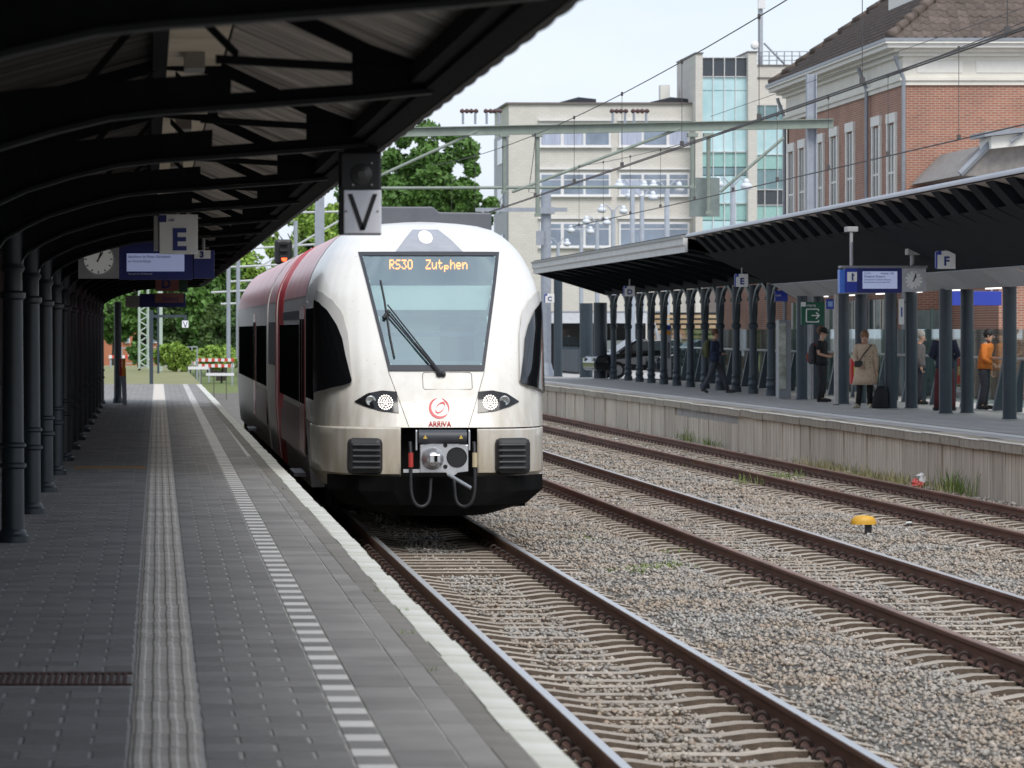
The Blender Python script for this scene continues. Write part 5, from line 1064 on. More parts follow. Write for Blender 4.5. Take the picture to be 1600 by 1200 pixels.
for (px, py, Y), lb in zip(((988,290,170),(1042,292,166),(1003,306,182),(958,328,195),(933,346,206),(908,360,216),(872,379,226),(1145,288,150)), ('tallest white lamp cluster in front of the beige block','right lamp cluster above the canopy corner','lamp cluster just right of the tallest one','lamp cluster fourth from the right in the row','fifth lamp cluster from the right in the row','sixth lamp cluster from the right in the row','lowest and leftmost lamp cluster near the train roof','lamp cluster in front of the teal glass tower')): lamp(px,py,Y,lb)
# ================================================================== overhead line
M_GRNS = mat('green_steel', (.235,.275,.24), .6, var=.15, scale=3); M_GRY = mat('galvanised', (.33,.36,.41), .5, .2, var=.12); M_WIRE = mat('wire_dark', (.075,.07,.07), .6, var=.1); M_INS = mat('insulator', (.10,.055,.05), .3, var=.2)
GY = 105.0
def gx(px, py): return at(px, py, GY)
gn = thing('overhead_line_gantry', 'pale green steel gantry carrying the overhead wires across the tracks', 'gantry', (17.3,GY,P0))
a, b = gx(1302,193), gx(560,208)
m = MB()
for dz, hw in ((.10,.11),(-.12,.11)): m.add([(b.x,GY-hw,b.z+dz),(b.x,GY+hw,b.z+dz),(a.x,GY+hw,a.z+dz),(a.x,GY-hw,a.z+dz),(b.x,GY-hw,b.z+dz+.022),(b.x,GY+hw,b.z+dz+.022),(a.x,GY+hw,a.z+dz+.022),(a.x,GY-hw,a.z+dz+.022)], [(0,3,2,1),(4,5,6,7),(0,1,5,4),(1,2,6,5),(2,3,7,6),(3,0,4,7)])
m.add([(b.x,GY-.01,b.z-.11),(a.x,GY-.01,a.z-.11),(a.x,GY-.01,a.z+.11),(b.x,GY-.01,b.z+.11),(b.x,GY+.01,b.z-.11),(a.x,GY+.01,a.z-.11),(a.x,GY+.01,a.z+.11),(b.x,GY+.01,b.z+.11)], [(0,1,2,3),(7,6,5,4)])
m.build('beam', M_GRNS, gn)
p1, p2 = gx(1263,115), gx(1278,115); MB().box(p1.x,p1.x+.03,GY+.15,GY+.41,P0,p1.z).box(p2.x-.03,p2.x,GY+.15,GY+.41,P0,p1.z).box(p1.x+.03,p2.x-.03,GY+.25,GY+.28,P0,p1.z).build('post', M_GRY, gn)
pp = gx(500,200); MB().box(pp.x-.12,pp.x+.12,GY+.15,GY+.41,-.3,pp.z+.3).build('post', M_GRY, gn)
for px, y1 in ((788,300),(840,336),(1082,292),(1107,332)):
    q1, q2 = gx(px,205), gx(px,y1); MB().tube([(q1.x,GY,q1.z-.05),(q2.x,GY,q2.z)], .055, 8).build('drop_tube', M_GRNS, gn); MB().cbox((q1.x,GY,q1.z-.10),(.26,.24,.10)).build('clamp', M_GRNS, gn); MB().cbox((q2.x,GY,q2.z),(.16,.14,.08)).build('clamp', M_GRNS, gn)
for s0, s1 in (((590,294),(1080,292)),((800,300),(1062,201)),((560,290),(745,205)),((1125,300),(1225,215))): MB().tube([gx(*s0),gx(*s1)], .04, 8).build('stay_tube', M_GRNS, gn)
MB().box(gx(1080,0).x,gx(1127,0).x,GY+.3,GY+.36,gx(0,338).z,gx(0,277).z).build('frame_plate', mat('frame_glass',(.20,.24,.23),.4), gn)
for px in (733,770,967,1000):
    q0 = gx(px,200); 
    for dx in (-.16,.16): MB().tube([(q0.x+dx,GY,q0.z+.1),(q0.x+dx,GY,q0.z+.42)], .035, 6).build('insulator_post', M_GRY, gn)
    MB().tube([(q0.x-.24+.06*k,GY,q0.z+.44) for k in range(9)], [.03,.07,.03,.07,.035,.07,.03,.07,.03], 8).build('insulator', M_INS, gn)
# second, farther mast with cross arm
m2 = thing('overhead_line_mast', 'grey mast with cross arm beside the old canopy end', 'mast', at(853,560,150)); Y2 = 150
q = at(853,300,Y2); MB().tube([(q.x,Y2,P0),(q.x,Y2,q.z)], .19, 12).build('post', M_GRY, m2); MB().lathe(q.x,Y2,[(.32,0),(.30,.1),(.2,.5)],10,P0).build('base', M_GRY, m2)
MB().box(at(742,0,Y2).x,at(885,0,Y2).x,Y2-.3,Y2-.18,at(0,331,Y2).z,at(0,325,Y2).z).build('cross_arm', M_GRY, m2); MB().cbox((q.x,Y2-.1,at(0,329,Y2).z),(.6,.5,.25)).build('clamp', M_GRY, m2); MB().box(at(837,0,Y2).x,at(848,0,Y2).x,Y2-.4,Y2-.2,at(0,383,Y2).z,at(0,361,Y2).z).build('box', M_GRY, m2)
def wire(pts, r, label, name='overhead_wire'):
    o = MB().tube(pts, r, 5).build(name, M_WIRE); return tag(o, label, 'overhead wire')
x2, x3 = 7.36, 11.15
cw2 = lambda y: 5.02; 
def sagz(y, z0, y0, y1, sag): t = (y-y0)/(y1-y0); return z0 - 4*sag*t*(1-t)
for dx, lb in ((-.03,'left wire of the twin contact wire over the middle track'),(.03,'right wire of the twin contact wire over the middle track')): wire([(x2+dx,y,5.02-.02*math.sin((y-20)/85*math.pi)) for y in np.arange(20,106,3)], .009, lb)
wire([(x2,y,sagz(y,6.75,26,105,.62)) for y in np.arange(26,105.5,3)], .008, 'sagging carrier wire over the middle track')
wire([(x3+.2-.006*(y-50),y,5.15-.03*math.sin((y-40)/65*math.pi)) for y in np.arange(36,106,3)], .011, 'contact wire over the far track')
wire([(x3+.2-.006*(y-50),y,sagz(y,6.7,40,105,.40)) for y in np.arange(40,105.5,3)], .007, 'carrier wire over the far track')
def drops(xf, zc, zm, ys, nm):
    for i, y in enumerate(ys):
        x = xf(y); o = MB().tube([(x,y,zc),(x,y,zm(y))], .0045, 4).cbox((x,y,zc+.02),(.05,.05,.07)).cbox((x,y,zm(y)),(.03,.05,.06)).build('dropper_wire', M_WIRE); tag(o, '%s thin dropper from the camera joining the wires over the %s track' % (ordinal(i), nm), 'dropper wire', 'dropper wires')
drops(lambda y: x2, 5.02, lambda y: sagz(y,6.75,26,105,.62), np.arange(34.5,104,7.0), 'middle')
drops(lambda y: x3+.2-.006*(y-50), 5.14, lambda y: sagz(y,6.7,40,105,.40), np.arange(51,104,5.2), 'far')
wire([at(790,300,GY),at(760,345,90),at(745,375,80)], .008, 'short wire slanting down beside the train roof'); wire([at(1600,12,70),at(1110,182,104.8)], .007, 'pale stay wire from upper right to the gantry')
wire([at(838,195,GY),at(834,240,GY),at(826,300,GY),at(836,302,GY),at(846,310,GY)], .010, 'looping jumper cable hanging from the gantry left of the drop tube')
# ================================================================== trees and far end
def leaves_mesh(name, c, rad, n, size, m, seed, lobes=14):
    r = np.random.default_rng(seed); c = np.array(c); rad = np.array(rad)
    d = r.normal(0,1,(lobes*6,3)); d /= np.linalg.norm(d,axis=1)[:,None]; L = c + d*rad*r.uniform(.35,1.06,(lobes*6,1)); lr = r.uniform(.09,.27,lobes*6)*rad.mean()
    k = r.integers(0,len(L),n); o = r.normal(0,1,(n,3)); o /= np.linalg.norm(o,axis=1)[:,None]; P = L[k]+o*(lr[k]*r.uniform(.5,1.0,n)**.5)[:,None]
    u = r.normal(0,1,(n,3)); u /= np.linalg.norm(u,axis=1)[:,None]; v = np.cross(u, o*.6+r.normal(0,.5,(n,3))); v /= np.linalg.norm(v,axis=1)[:,None]+1e-9
    s = size*r.uniform(.6,1.3,(n,1)); V = np.stack([P-u*s, P+v*s*.6, P+u*s, P-v*s*.6],1).reshape(-1,3)
    me = bpy.data.meshes.new(name); me.vertices.add(n*4); me.vertices.foreach_set('co', V.astype(np.float32).ravel()); me.loops.add(n*4); me.loops.foreach_set('vertex_index', np.arange(n*4,dtype=np.int32)); me.polygons.add(n); me.polygons.foreach_set('loop_start', np.arange(0,n*4,4,dtype=np.int32)); me.polygons.foreach_set('loop_total', np.full(n,4,dtype=np.int32)); me.update(); me.materials.append(m); return me
def leafmat(name, c, c2):
    m = mat(name, c, .55, scale=.5, col2=c2, island=.25, spec=.3); b, nt = nodes(m); b.inputs['Transmission Weight'].default_value = 0
    return m
M_L1 = leafmat('leaf_green', (.055,.13,.026), (.125,.235,.055)); M_L2 = leafmat('leaf_bright', (.17,.29,.04), (.30,.42,.09)); M_L3 = leafmat('leaf_dark', (.045,.095,.03), (.10,.165,.05)); M_BARK = mat('bark', (.045,.038,.03), .9, var=.3)
def tree(px, pyt, pyb, wpx, Y, m, label, n=7000, size=.28, name='broadleaf_tree', trunk=True, seed=1, base=-.6, th=None):
    top = at(px,pyt,Y); bot = at(px,pyb,Y); rz = (top.z-bot.z)/2; rx = wpx*Y/FPX/2; c = (top.x,Y,bot.z+rz)
    t = thing(name, label, 'tree' if trunk else 'bush', (top.x,Y,base))
    me = leaves_mesh('crown', c, (rx,min(rx,5),rz), n, size, m, seed); o = bpy.data.objects.new('crown', me); COL.objects.link(o); o.parent = t; o.location = -POS[t]; POS[o] = Vector((0,0,0))
    tb_ = MB(); rr = th or (.32 if trunk else .06); tb_.tube([(top.x,Y,base),(top.x+.1,Y,bot.z),(top.x,Y,c[2]+rz*.3)], [rr,rr*.8,rr*.35], 9).build('trunk', M_BARK, t)
    random.seed(seed)
    for k in range(6):
        a = random.uniform(0,6.28); z0 = bot.z+rz*random.uniform(-.1,.8); tb2 = MB().tube([(top.x,Y,z0),(top.x+rx*.4*math.cos(a),Y+1.2*math.sin(a),z0+rz*.35),(top.x+rx*.75*math.cos(a),Y+2*math.sin(a),z0+rz*.8)], [rr*.4,rr*.25,rr*.08], 6); tb2.build('limb', M_BARK, t)
    return t
tree(676,204,420,180,215,M_L1,'large green tree rising between the canopy and the beige office block',30000,.16,seed=3)
tree(610,255,420,150,230,M_L1,'green tree left of the large one above the train',15000,.17,seed=4)
tree(490,318,470,150,260,M_L2,'bright yellow green tree above the train roof beside the V sign',12000,.20,seed=6)
tree(400,390,520,150,250,M_L2,'bright green tree behind the red signal lamp',10000,.20,seed=7)
tree(330,400,545,120,235,M_L1,'leafy tree left of the train tail',11000,.18,seed=8)
tree(345,470,560,60,215,M_L3,'dark bushy tree close to the train tail',4000,.22,seed=9)
tree(290,430,555,110,245,M_L3,'dark green tree behind the lattice mast',12000,.18,seed=10)
tree(225,430,540,110,250,M_L1,'tree with dark trunk left of the lattice mast',9000,.18,seed=11)
tree(180,440,530,90,240,M_L1,'tree at the far left end of the platform',4000,.26,seed=12)
tree(440,430,545,140,240,M_L3,'dark tree hidden behind the rear of the train',4000,.28,seed=13)
tree(272,536,578,60,170,M_L2,'bright green rounded shrub beside the lattice mast',5000,.11,'round_shrub',False,14,P0-.5)
tree(215,535,572,34,175,M_L1,'small green shrub left of the lattice mast',2500,.10,'round_shrub',False,15,P0-.5)
tree(345,545,572,90,205,M_L2,'low light green hedge behind the barriers',3500,.14,'low_hedge',False,16,-.6)
hs = thing('brick_house', 'orange brick houses beyond the trees at the end of the platform', 'building', at(230,560,300)); M_HB = mat('house_brick',(.42,.16,.09),.85,var=.15,scale=1)
MB().box(at(120,0,300).x,at(300,0,300).x,300,306,-.8,at(0,455,300).z).build('wall', M_HB, hs); MB().prism([(299.5,at(0,455,300).z),(306.5,at(0,455,300).z),(303,at(0,425,300).z)], 'x', at(118,0,300).x, at(302,0,300).x).build('roof', M_RT2, hs)
for k in range(8):
    for py in (478,522): a_, b_ = at(130+21*k,py+14,299.9), at(140+21*k,py,299.9); f = MB().box(a_.x,b_.x,299.85,299.95,a_.z,b_.z).build('window', M_WF, hs); MB().box(a_.x+.08,b_.x-.08,299.8,299.84,a_.z+.08,b_.z-.08).build('pane', M_WGB, f)
# ground beyond the platform
tag(MB().grid([[(x,y,.70) for x in (-30,-12,1.75)] for y in (129.02,150,176,200)]).build('grass_pavers', mat('grass_paver',(.27,.24,.13),.9,var=.3,scale=.9,col2=(.18,.21,.07))), kind='structure')
tag(MB().grid([[(x,y,-.22 if x < 4.8 else -.26) for x in (1.72,3.2,5.0)] for y in (96,150,200)]).build('verge', mat('verge_grass',(.10,.15,.035),.9,var=.4,scale=1.5,col2=(.20,.22,.07))), kind='structure')
tag(MB().add([(-80,200,-.25),(14,200,-.25),(60,460,-.25),(-80,460,-.25)],[(0,1,2,3)]).build('lawn', mat('lawn_grass',(.09,.14,.03),.9,var=.4,scale=.8,col2=(.17,.21,.06))), kind='structure')
# red and white barriers
M_BR = mat('barrier_red',(.55,.06,.04),.5); 
for i, (pxa, pxb, py) in enumerate(((170,225,557),(222,262,560),(305,366,562),(310,366,571),(292,330,567))):
    Y = 185+6*i; b_ = thing('road_barrier', 'red and white striped barrier, %s' % ['far left beyond the columns','left of the lattice mast','behind the verge near the train tail','lower one near the train tail','between the shrub and the train tail'][i], 'barrier', at((pxa+pxb)/2,py+12,Y))
    n = max(3,int((pxb-pxa)/5))
    for k in range(n): p0, p1 = at(pxa+(pxb-pxa)*k/n,py+3,Y), at(pxa+(pxb-pxa)*(k+1)/n,py-2,Y); MB().box(p0.x,p1.x,Y,Y+.05,p0.z,p1.z).build('stripe', M_BR if k%2 else M_WF, b_)
    for px in (pxa+3,pxb-3): p = at(px,py,Y); MB().box(p.x-.04,p.x+.04,Y+.06,Y+.12,-.3,p.z).build('leg', M_GRY, b_)
for i, (a_, b_, py) in enumerate(((294,326,575),(322,366,585))):
    Y = 160-6*i; p0, p1 = at(a_,py+2.2,Y), at(b_,py-2.2,Y); o = thing('white_rail', 'low white %s rail on the verge beside the train tail' % ['short','long'][i], 'barrier', (p0.x,Y,-.25)); MB().box(p0.x,p1.x,Y,Y+.08,p0.z,p1.z).build('rail', M_WF, o)
    for x in (p0.x+.3,p1.x-.3): MB().box(x-.02,x+.02,Y+.09,Y+.13,-.3,p1.z-.02).build('post', mat('post_moss',(.10,.11,.07),.8), o)
# lattice mast, V post, fence, emergency post, column at platform end
lm_ = thing('lattice_mast', 'pale green lattice mast beyond the end of the near platform', 'mast', at(224,575,165)); Y = 165
for px in (217.5,231): MB().tube([at(px,576,Y),at(px,470,Y),at(px,330,Y)], .05, 4).build('leg', mat('pale_green',(.42,.50,.45),.5), lm_)
for k in range(14):
    y0_, y1_ = 574-8*k, 566-8*k; MB().tube([at(217.5 if k%2 else 231,y0_,Y),at(231 if k%2 else 217.5,y1_,Y)], .028, 4).build('brace', mat('pale_green',(.42,.50,.45),.5), lm_)
o = thing('overhead_line_mast', 'plain pale green mast right of the lattice mast', 'mast', at(250,545,172)); MB().box(at(247,0,172).x,at(254,0,172).x,172,172.2,-.3,at(0,380,172).z).build('post', mat('pale_green',(.42,.50,.45),.5), o)
o = thing('slate_post', 'plain dark post behind the shrub at platform end', 'post', at(248,570,160)); MB().box(at(245.5,0,160).x,at(249,0,160).x,160,160.1,P0,at(0,480,160).z).build('post', M_COL, o)
YV = 129; vp = vsign(YV, 284.5, 501, 294.5, 512, False, 'small white V sign hung on a dark angled post beyond the platform'); a_ = at(236.5,600,YV); 
MB().box(a_.x-.06,a_.x+.06,YV+.05,YV+.17,P0-.05,at(0,485,YV).z).build('post', M_COL, vp); MB().box(a_.x,at(292,0,YV).x,YV+.06,YV+.16,at(0,496,YV).z,at(0,492,YV).z).build('arm', M_COL, vp); MB().box(at(287,0,YV).x,at(292,0,YV).x,YV+.05,YV+.12,at(0,502,YV).z,at(0,493,YV).z).build('lamp_case', M_COL, vp)
o = thing('wire_fence', 'grey steel mesh fence behind the shrub', 'fence', at(305,570,178)); 
for px in (190,300,308): MB().tube([at(px,575,178),at(px,542,178)], .035, 6).build('post', M_GRY, o)
MB().tube([at(190,544,178),at(308,542,178)], .02, 5).build('rail', M_GRY, o); MB().tube([at(190,568,178),at(308,568,178)], .02, 5).build('rail', M_GRY, o)
o = thing('emergency_post', 'slanted grey post with orange top and red box at platform end', 'post', at(195,632,93)); p0, p1 = at(195,632,93), at(190,575,93)
MB().add([(p0.x-.05,93,P0),(p0.x+.05,93,P0),(p1.x+.10,93,p1.z),(p1.x-.02,93,p1.z),(p0.x-.05,93.1,P0),(p0.x+.05,93.1,P0),(p1.x+.10,93.1,p1.z),(p1.x-.02,93.1,p1.z)], [(0,1,2,3),(7,6,5,4),(0,4,5,1),(1,5,6,2),(2,6,7,3),(3,7,4,0)]).build('post', M_GRY, o); sbox(o,'orange_panel',190.5,560,196,588,92.99,.12,mat('post_orange',(.75,.28,.02),.5)); sbox(o,'red_box',186.5,560,190.3,588,92.98,.14,mat('cab_red',(.55,.02,.02),.4))
o = thing('slate_post', 'square dark post standing at the very end of the near canopy', 'post', at(184,612,95.5)); MB().lathe(at(184,0,95.5).x,95.5,[(.14,0),(.11,.1),(.09,.15),(.085,2.4)],12,P0).build('post', M_IRON, o)
# red signal above the train, far wires masts
o = thing('signal_head', 'black railway signal head glowing red orange beside the red roof band', 'signal', at(443,520,118)); Y = 118; a_ = at(443,412,Y)
sbox(o,'head',429,374,457,413,Y,.3,M_SK,.08); p = at(444,404,Y); MB().ylathe((p.x,Y-.01,p.z),[(.085,0),(.07,.02)],16).build('lamp', emis('signal_red',(1,.10,.03),2.2), o)
for py in (383,394,404): p = at(443,py-1,Y); MB().prism([(p.x-.12,p.z),(p.x+.12,p.z),(p.x+.10,p.z+.08),(p.x-.10,p.z+.08)], 'y', Y-.22, Y).build('hood', M_SK, o)
MB().tube([(a_.x,Y+.2,-.2),(a_.x,Y+.2,a_.z)], .08, 8).build('post', M_GRY, o)
g2 = thing('overhead_line_gantry', 'distant grey gantry seen between the canopy edge and the train roof', 'gantry', at(400,520,190)); Y = 190
for px in (357,462,372): MB().tube([at(px,560,Y),at(px,345,Y)], .10, 8).build('post', M_GRY, g2)
for pa, pb in (((330,392),(520,380)),((345,418),(470,412)),((360,440),(440,436)),((330,457),(420,452)),((345,475),(400,473)),((400,420),(530,345)),((470,332),(640,328))): MB().tube([at(*pa,Y),at(*pb,Y)], .055, 6).build('cross_arm', mat('gantry_pale',(.50,.52,.54),.5), g2)
# ================================================================== people
M_SKIN = mat('skin', (.52,.30,.21), .6, var=.08); M_HAIRB = mat('hair_brown', (.12,.06,.03), .7, var=.3, scale=30)
def vb(*a): return Vector(a)
def skin_body(J, E, rad, root, mtl, par, name='body'):
    names = list(J); me = bpy.data.meshes.new(name); me.from_pydata([tuple(J[n]) for n in names], [(names.index(a), names.index(b)) for a, b in E], [])
    o = bpy.data.objects.new(name, me); COL.objects.link(o); sk = o.modifiers.new('skin','SKIN'); sb = o.modifiers.new('sub','SUBSURF'); sb.levels = 1; sb.render_levels = 1
    if not me.skin_vertices: 
        bpy.context.view_layer.objects.active = o
    lay = me.skin_vertices[0].data if me.skin_vertices else None
    if lay:
        for i, n in enumerate(names): lay[i].radius = rad[n] if isinstance(rad[n], tuple) else (rad[n], rad[n]); lay[i].use_root = (n == root)
    dg = bpy.context.evaluated_depsgraph_get(); m2 = bpy.data.meshes.new_from_object(o.evaluated_get(dg)); bpy.data.objects.remove(o)
    m2.materials.clear(); m2.materials.append(mtl); m2.polygons.foreach_set('use_smooth', [True]*len(m2.polygons)); return m2
BASE = dict(pelvis=(0,0,.93), spine=(0,.01,1.12), chest=(0,0,1.33), neck=(0,0,1.46), jaw=(0,-.015,1.545), head=(0,-.01,1.63), crown=(0,.0,1.69),
 shL=(-.17,0,1.40), elL=(-.23,.03,1.13), wrL=(-.24,-.04,.90), haL=(-.24,-.07,.82), shR=(.17,0,1.40), elR=(.23,.03,1.13), wrR=(.24,-.04,.90), haR=(.24,-.07,.82),
 hiL=(-.09,0,.88), knL=(-.10,-.02,.49), anL=(-.10,.03,.09), toL=(-.11,-.15,.035), hiR=(.09,0,.88), knR=(.10,-.02,.49), anR=(.10,.03,.09), toR=(.11,-.15,.035))
EDG = [('pelvis','spine'),('spine','chest'),('chest','neck'),('neck','jaw'),('jaw','head'),('head','crown')] + [e for s in 'LR' for e in (('chest','sh'+s),('sh'+s,'el'+s),('el'+s,'wr'+s),('wr'+s,'ha'+s),('pelvis','hi'+s),('hi'+s,'kn'+s),('kn'+s,'an'+s),('an'+s,'to'+s))]
RAD = dict(pelvis=(.15,.11), spine=(.13,.10), chest=(.15,.11), neck=.055, jaw=(.07,.075), head=(.078,.09), crown=(.05,.06), **{k+s: v for s in 'LR' for k, v in dict(sh=.062,el=.042,wr=.030,ha=(.042,.02),hi=.085,kn=.058,an=.042,to=.035).items()})
def person(label, px, py, Y, pose, top, legs, shoes, hair, rz=0, scale=1.0, coat=None, cap=None, sleeves=True, extra=None):
    p = at(px,py,Y); J = {k: Vector(pose.get(k, v)) for k, v in BASE.items()}
    t = thing('person', label, 'person', (0,0,0))
    me = skin_body(J, EDG, RAD, 'pelvis', M_SKIN, t); b = bpy.data.objects.new('body', me); COL.objects.link(b); b.parent = t; POS[b] = Vector((0,0,0))
    # fingers and nose, joined to the body surface
    f = MB()
    for s in 'LR':
        w, h = J['wr'+s], J['ha'+s]; d = (h-w).normalized(); side = Vector((1 if s == 'L' else -1, 0, 0)); sd2 = d.cross(Vector((0,1,0))).normalized() if abs(d.y) < .9 else Vector((1,0,0))
        for k in range(4): q0 = h + sd2*(k-1.5)*.019; q1 = q0+d*(.04-.004*abs(k-1.5)); q2 = q1+(d+Vector((0,-.7,0))).normalized()*.035; f.tube([q0,q1,q2], [.0095,.009,.0075], 6)
        q0 = w + d*.03; f.tube([q0,q0+d*.03+sd2*.035,q0+d*.065+sd2*.042], [.012,.011,.008], 6)
    hd = J['head']; fw = (J['jaw']-J['neck']).cross(Vector((1,0,0))); fw = Vector((0,-1,0)) if fw.length == 0 else fw.normalized(); fw = -fw if fw.y > 0 else fw
    upv = (J['crown']-J['jaw']).normalized(); nz_ = hd - upv*.02
    f.tube([nz_+fw*.08+upv*.03, nz_+fw*.105-upv*.008, nz_+fw*.08-upv*.02], [.008,.014,.008], 6)
    for s_ in (-1,1): f.ball(hd+Vector((s_*.082,.01,-.015)), .022, 6, (.4,.8,1.2))
    fo = f.build('fingers_and_nose', M_SKIN, t, smooth=True)
    e = MB()
    for s_ in (-1,1): e.ball(hd+Vector((s_*.032,0,0))+fw*.082+upv*.008, .010, 6)
    e.tube([hd+Vector((-.022,0,0))+fw*.082-upv*.062, hd+Vector((.022,0,0))+fw*.082-upv*.062], .005, 5); e.build('facial_features', mat('face_dark',(.06,.025,.02),.6), t)
    # clothing
    g = MB(); c_, s_, pv, nk = J['chest'], J['spine'], J['pelvis'], J['neck']
    rings = [(nk-Vector((0,0,.01)),.075,.07),(c_+(nk-c_)*.75,.15,.10),(c_+(nk-c_)*.4,.205,.125),(c_,.205,.14),(s_,.185,.135),(pv+(s_-pv)*.4,.185,.14),(pv-Vector((0,0,.06)),.19,.145)]
    if coat: rings = rings[:-1] + [(Vector((pv.x,pv.y,pv.z-.05)),.22,.17),(Vector((pv.x+.0,pv.y,.66)),.26,.21),(Vector((pv.x,pv.y,coat)),.29,.24)]
    g.loft([(tuple(c), a, b_) for c, a, b_ in rings], 18)
    for s in 'LR':
        if sleeves: g.tube([J['chest'].lerp(J['sh'+s],.6), J['sh'+s], J['el'+s], J['wr'+s]], [.075,.082,.066,.050], 10)
        else: g.tube([J['chest'].lerp(J['sh'+s],.6), J['sh'+s], J['sh'+s].lerp(J['el'+s],.7)], [.075,.08,.068], 10)
    g.build('coat' if coat else 'jacket', top, t, smooth=True)
    g = MB()
    g.loft([((pv.x,pv.y,pv.z+.06),.175,.135),((pv.x,pv.y,pv.z-.04),.18,.14),((pv.x,pv.y,pv.z-.10),.15,.12)], 16)
    for s in 'LR': g.tube([J['pelvis'].lerp(J['hi'+s],.8)+Vector((0,0,-.02)), J['hi'+s].lerp(J['kn'+s],.35), J['kn'+s], J['kn'+s].lerp(J['an'+s],.5), J['an'+s]+Vector((0,0,-.02))], [.098,.092,.070,.066,.058], 12)
    g.build('trousers', legs, t, smooth=True)
    for s in 'LR':
        an, to = J['an'+s], J['to'+s]; d = (to-an); d.z = 0; d.normalize(); heel = an-d*.05; MB().tube([Vector((heel.x,heel.y,an.z-.045)), an+d*.03-Vector((0,0,.035)), Vector((to.x,to.y,to.z+.008)), to+d*.05], [.046,.052,.042,.022], 10).build('shoe', shoes, t, smooth=True)
    hh = MB(); hm = J['head']; hh.ball(hm-fw*.038+upv*.03, .108, 10, (.9,1.0,1.0)); hm_ = hh.build('hair', hair, t, smooth=True)
    if cap: cc = MB(); cc.ball(hm+upv*.045, .112, 10, (.95,1.05,.75)); cc.cbox(hm+fw*.13+upv*.035, (.15,.12,.015)); cc.build('cap', cap, t, smooth=True)
    if extra: extra(t, J, fw)
    t.location = (p.x,Y,P0); t.rotation_euler = (0,0,rz); t.scale = (scale,)*3; POS[t] = Vector((p.x,Y,P0)); return t
def backpack(label, px, py, Y, col, rz, trim, z=1.16, off_=.22, scale=1):
    p = at(px,py,Y); b = thing('backpack', label, 'backpack', (0,0,0)); m = MB()
    m.loft([((0,0,-.26),.10,.07),((0,0,-.24),.15,.10),((0,.01,-.05),.165,.12),((0,.0,.12),.15,.10),((0,-.01,.22),.11,.07),((0,-.02,.26),.04,.03)], 16); m.build('bag', mat('bag_'+label[:6],col,.8,var=.2), b, smooth=True)
    m = MB(); m.loft([((0,.09,-.22),.10,.03),((0,.115,-.08),.115,.045),((0,.10,.02),.09,.03)], 12); m.build('front_pocket', mat('bagp_'+label[:6],trim,.8,var=.2), b, smooth=True)
    for s_ in (-1,1): MB().tube([(s_*.10,-.06,.2),(s_*.12,-.20,.27),(s_*.13,-.27,.12),(s_*.12,-.12,-.15)], .018, 6).build('strap', mat('bagp_'+label[:6],trim,.8,var=.2), b)
    back = Vector((math.sin(-rz)*-off_*-1, math.cos(rz)*off_, 0)); back = Matrix.Rotation(rz,3,'Z') @ Vector((0,off_,0))
    b.location = (p.x+back.x, Y+back.y, P0+z); b.rotation_euler = (0,0,rz); b.scale = (scale,)*3
C = lambda n, c: mat('cloth_'+n, c, .85, var=.15, scale=14, bump=.3, bscale=25)
# walking man with olive backpack, seen from the side heading right
walk = dict(anL=(-.10,.30,.13), knL=(-.10,.10,.50), toL=(-.10,.20,.03), anR=(.10,-.36,.09), knR=(.10,-.24,.51), toR=(.10,-.53,.04), elL=(-.21,.06,1.15), wrL=(-.15,-.20,1.08), haL=(-.12,-.27,1.08), elR=(.21,.06,1.15), wrR=(.14,-.20,1.06), haR=(.11,-.27,1.07), head=(0,-.05,1.62), jaw=(0,-.05,1.54), crown=(0,-.03,1.68), chest=(0,-.02,1.33))
person('man in dark blue jacket and grey trousers walking right with head bowed',1116,614.5,110.5,walk,C('navy',(.022,.032,.07)),C('greytrousers',(.055,.06,.075)),C('trainers',(.06,.06,.06)),M_HAIRB,R(78),1.0)
backpack('olive green backpack on the walking man',1116,614.5,110.5,(.075,.08,.03),R(78),(.055,.06,.025),1.22,.20,.95)
phone = dict(elR=(.22,.03,1.14), wrR=(.13,-.22,1.12), haR=(.10,-.29,1.14), elL=(-.22,.04,1.13), wrL=(-.14,-.20,1.06), haL=(-.11,-.27,1.07), head=(0,-.03,1.63), jaw=(0,-.035,1.545))
def ph(t, J, fw): MB().cbox(J['haR']+Vector((-.02,-.05,.05)), (.07,.012,.14)).build('phone', M_TBLK, t)
person('man in black with cap looking at a phone between slate columns',1284,628.5,96.6,phone,C('blacktee',(.012,.012,.014)),C('blackpants',(.016,.016,.018)),C('blackshoe',(.012,.012,.012)),M_HAIRB,R(68),1.03,cap=C('cap',(.012,.012,.014)),sleeves=False,extra=ph)
backpack('dark red and grey backpack worn by the man in black',1284,628.5,96.6,(.05,.05,.055),R(68),(.28,.045,.035),1.17,.21)
bend = dict(spine=(.0,-.01,1.12), chest=(.0,-.06,1.31), neck=(0,-.09,1.43), jaw=(-.01,-.105,1.50), head=(-.01,-.125,1.58), crown=(-.01,-.105,1.645), shL=(-.16,-.06,1.37), shR=(.16,-.04,1.37), elL=(-.23,-.05,1.10), wrL=(-.15,-.22,.98), haL=(-.10,-.26,.94), elR=(.24,-.02,1.08), wrR=(.24,-.06,.83), haR=(.24,-.08,.75), anL=(-.16,.02,.09), toL=(-.24,-.14,.03), knL=(-.12,-.04,.49))
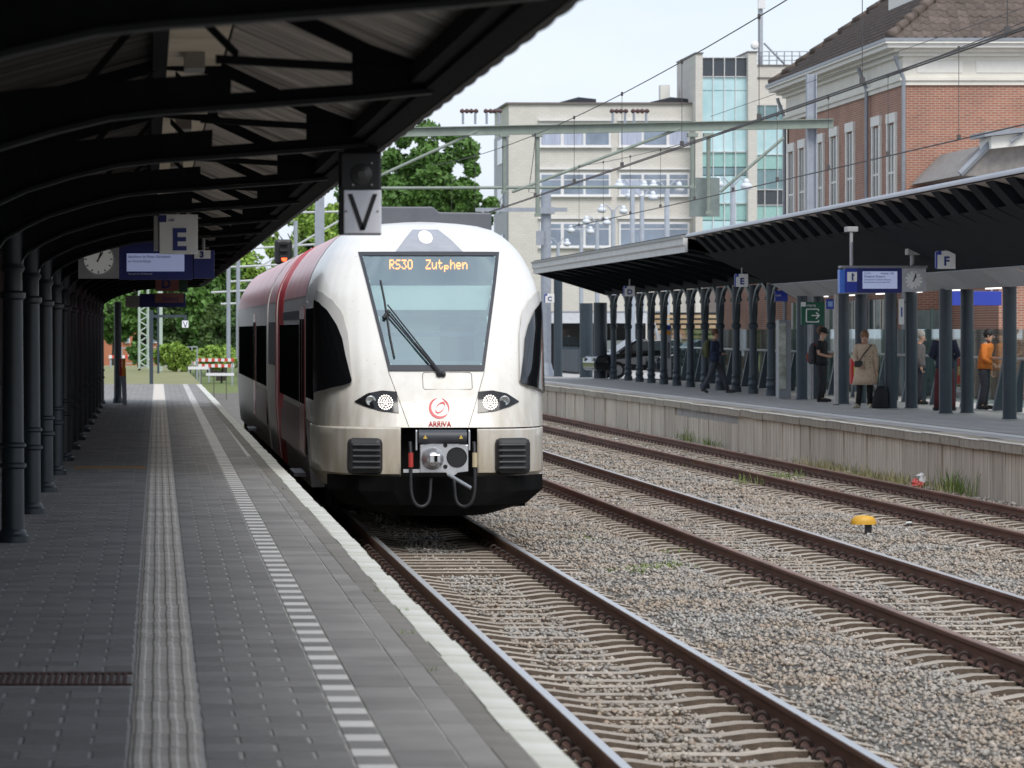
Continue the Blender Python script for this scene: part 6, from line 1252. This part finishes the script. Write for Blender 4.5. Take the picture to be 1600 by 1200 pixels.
def wx(t, J, fw):
    MB().ball(J['crown']+Vector((0,.06,.03)), .065, 8).build('hair_bun', M_HAIRB, t, smooth=True)
    MB().tube([(.14,-.16,1.40),(-.02,-.23,1.2),(-.14,-.22,1.02)], .014, 6).build('bag_strap', M_TBLK, t); MB().cbox((-.14,-.25,.98), (.17,.07,.14)).build('shoulder_bag', M_TBLK, t, bev=.02)
    for s in 'LR': a = J['an'+s]; MB().lathe(a.x,a.y,[(.055,-.03),(.062,.10),(.075,.25),(.078,.27)],12,a.z).build('boot_shaft', C('cream',(.55,.49,.38)), t, smooth=True)
    for z in (1.15,1.02,.9):
        for s_ in (-1,1): MB().ball((s_*.06+.05,-.20-.02*(1.15-z)*4,z), .012, 6).build('button', M_TBLK, t)
person('woman in beige trench coat and cream boots bending over her bag',1352,638,89.2,bend,C('beige',(.50,.38,.27)),C('blackleg',(.012,.012,.013)),C('cream',(.55,.49,.38)),mat('hair_auburn',(.20,.10,.045),.7,var=.3,scale=30),R(-12),1.0,coat=.52,extra=wx)
p = at(1375,639,88.9); b = thing('travel_bag', 'black travel bag standing on the platform beside the woman in beige', 'bag', (p.x,88.9,P0)); m = MB(); m.loft([((p.x,88.9,P0),.17,.12),((p.x,88.9,P0+.05),.185,.14),((p.x+.01,88.9,P0+.25),.17,.12),((p.x+.03,88.9,P0+.42),.13,.09),((p.x+.03,88.9,P0+.50),.06,.04)], 16); m.build('bag', C('bagblack',(.012,.012,.014)), b, smooth=True); MB().tube([(p.x-.08,88.85,P0+.42),(p.x-.05,88.8,P0+.66),(p.x+.06,88.8,P0+.66),(p.x+.10,88.85,P0+.42)], .014, 6).build('handle', M_TBLK, b)
hands = dict(elL=(-.27,.05,1.14), wrL=(-.12,-.16,1.02), haL=(-.05,-.20,1.0), elR=(.27,.05,1.14), wrR=(.12,-.16,1.02), haR=(.05,-.20,1.0), anL=(-.16,.02,.09), toL=(-.2,-.14,.03), knL=(-.14,-.02,.49), anR=(.16,.02,.09), toR=(.2,-.14,.03), knR=(.14,-.02,.49))
person('person in dark navy jacket and maroon trousers half hidden by a slate column',1476,642,86.4,hands,C('navy2',(.018,.022,.045)),C('maroon',(.085,.015,.018)),C('blackshoe',(.012,.012,.012)),M_HAIRB,R(170),1.05)
person('worker in orange work suit bending by the handrail at the right edge',1538,639,87.8,bend,C('orange',(.70,.20,.03)),C('darkpants',(.03,.03,.04)),C('blackshoe',(.012,.012,.012)),mat('hair_black',(.012,.01,.01),.6),R(60),1.02)
person('grey haired person in grey coat behind the glass screen',1437,633,93.5,dict(head=(0,-.06,1.61),jaw=(0,-.06,1.53)),C('greycoat',(.14,.12,.12)),C('darkpants',(.03,.03,.04)),C('blackshoe',(.012,.012,.012)),mat('hair_grey',(.42,.38,.33),.8),R(75),.98)
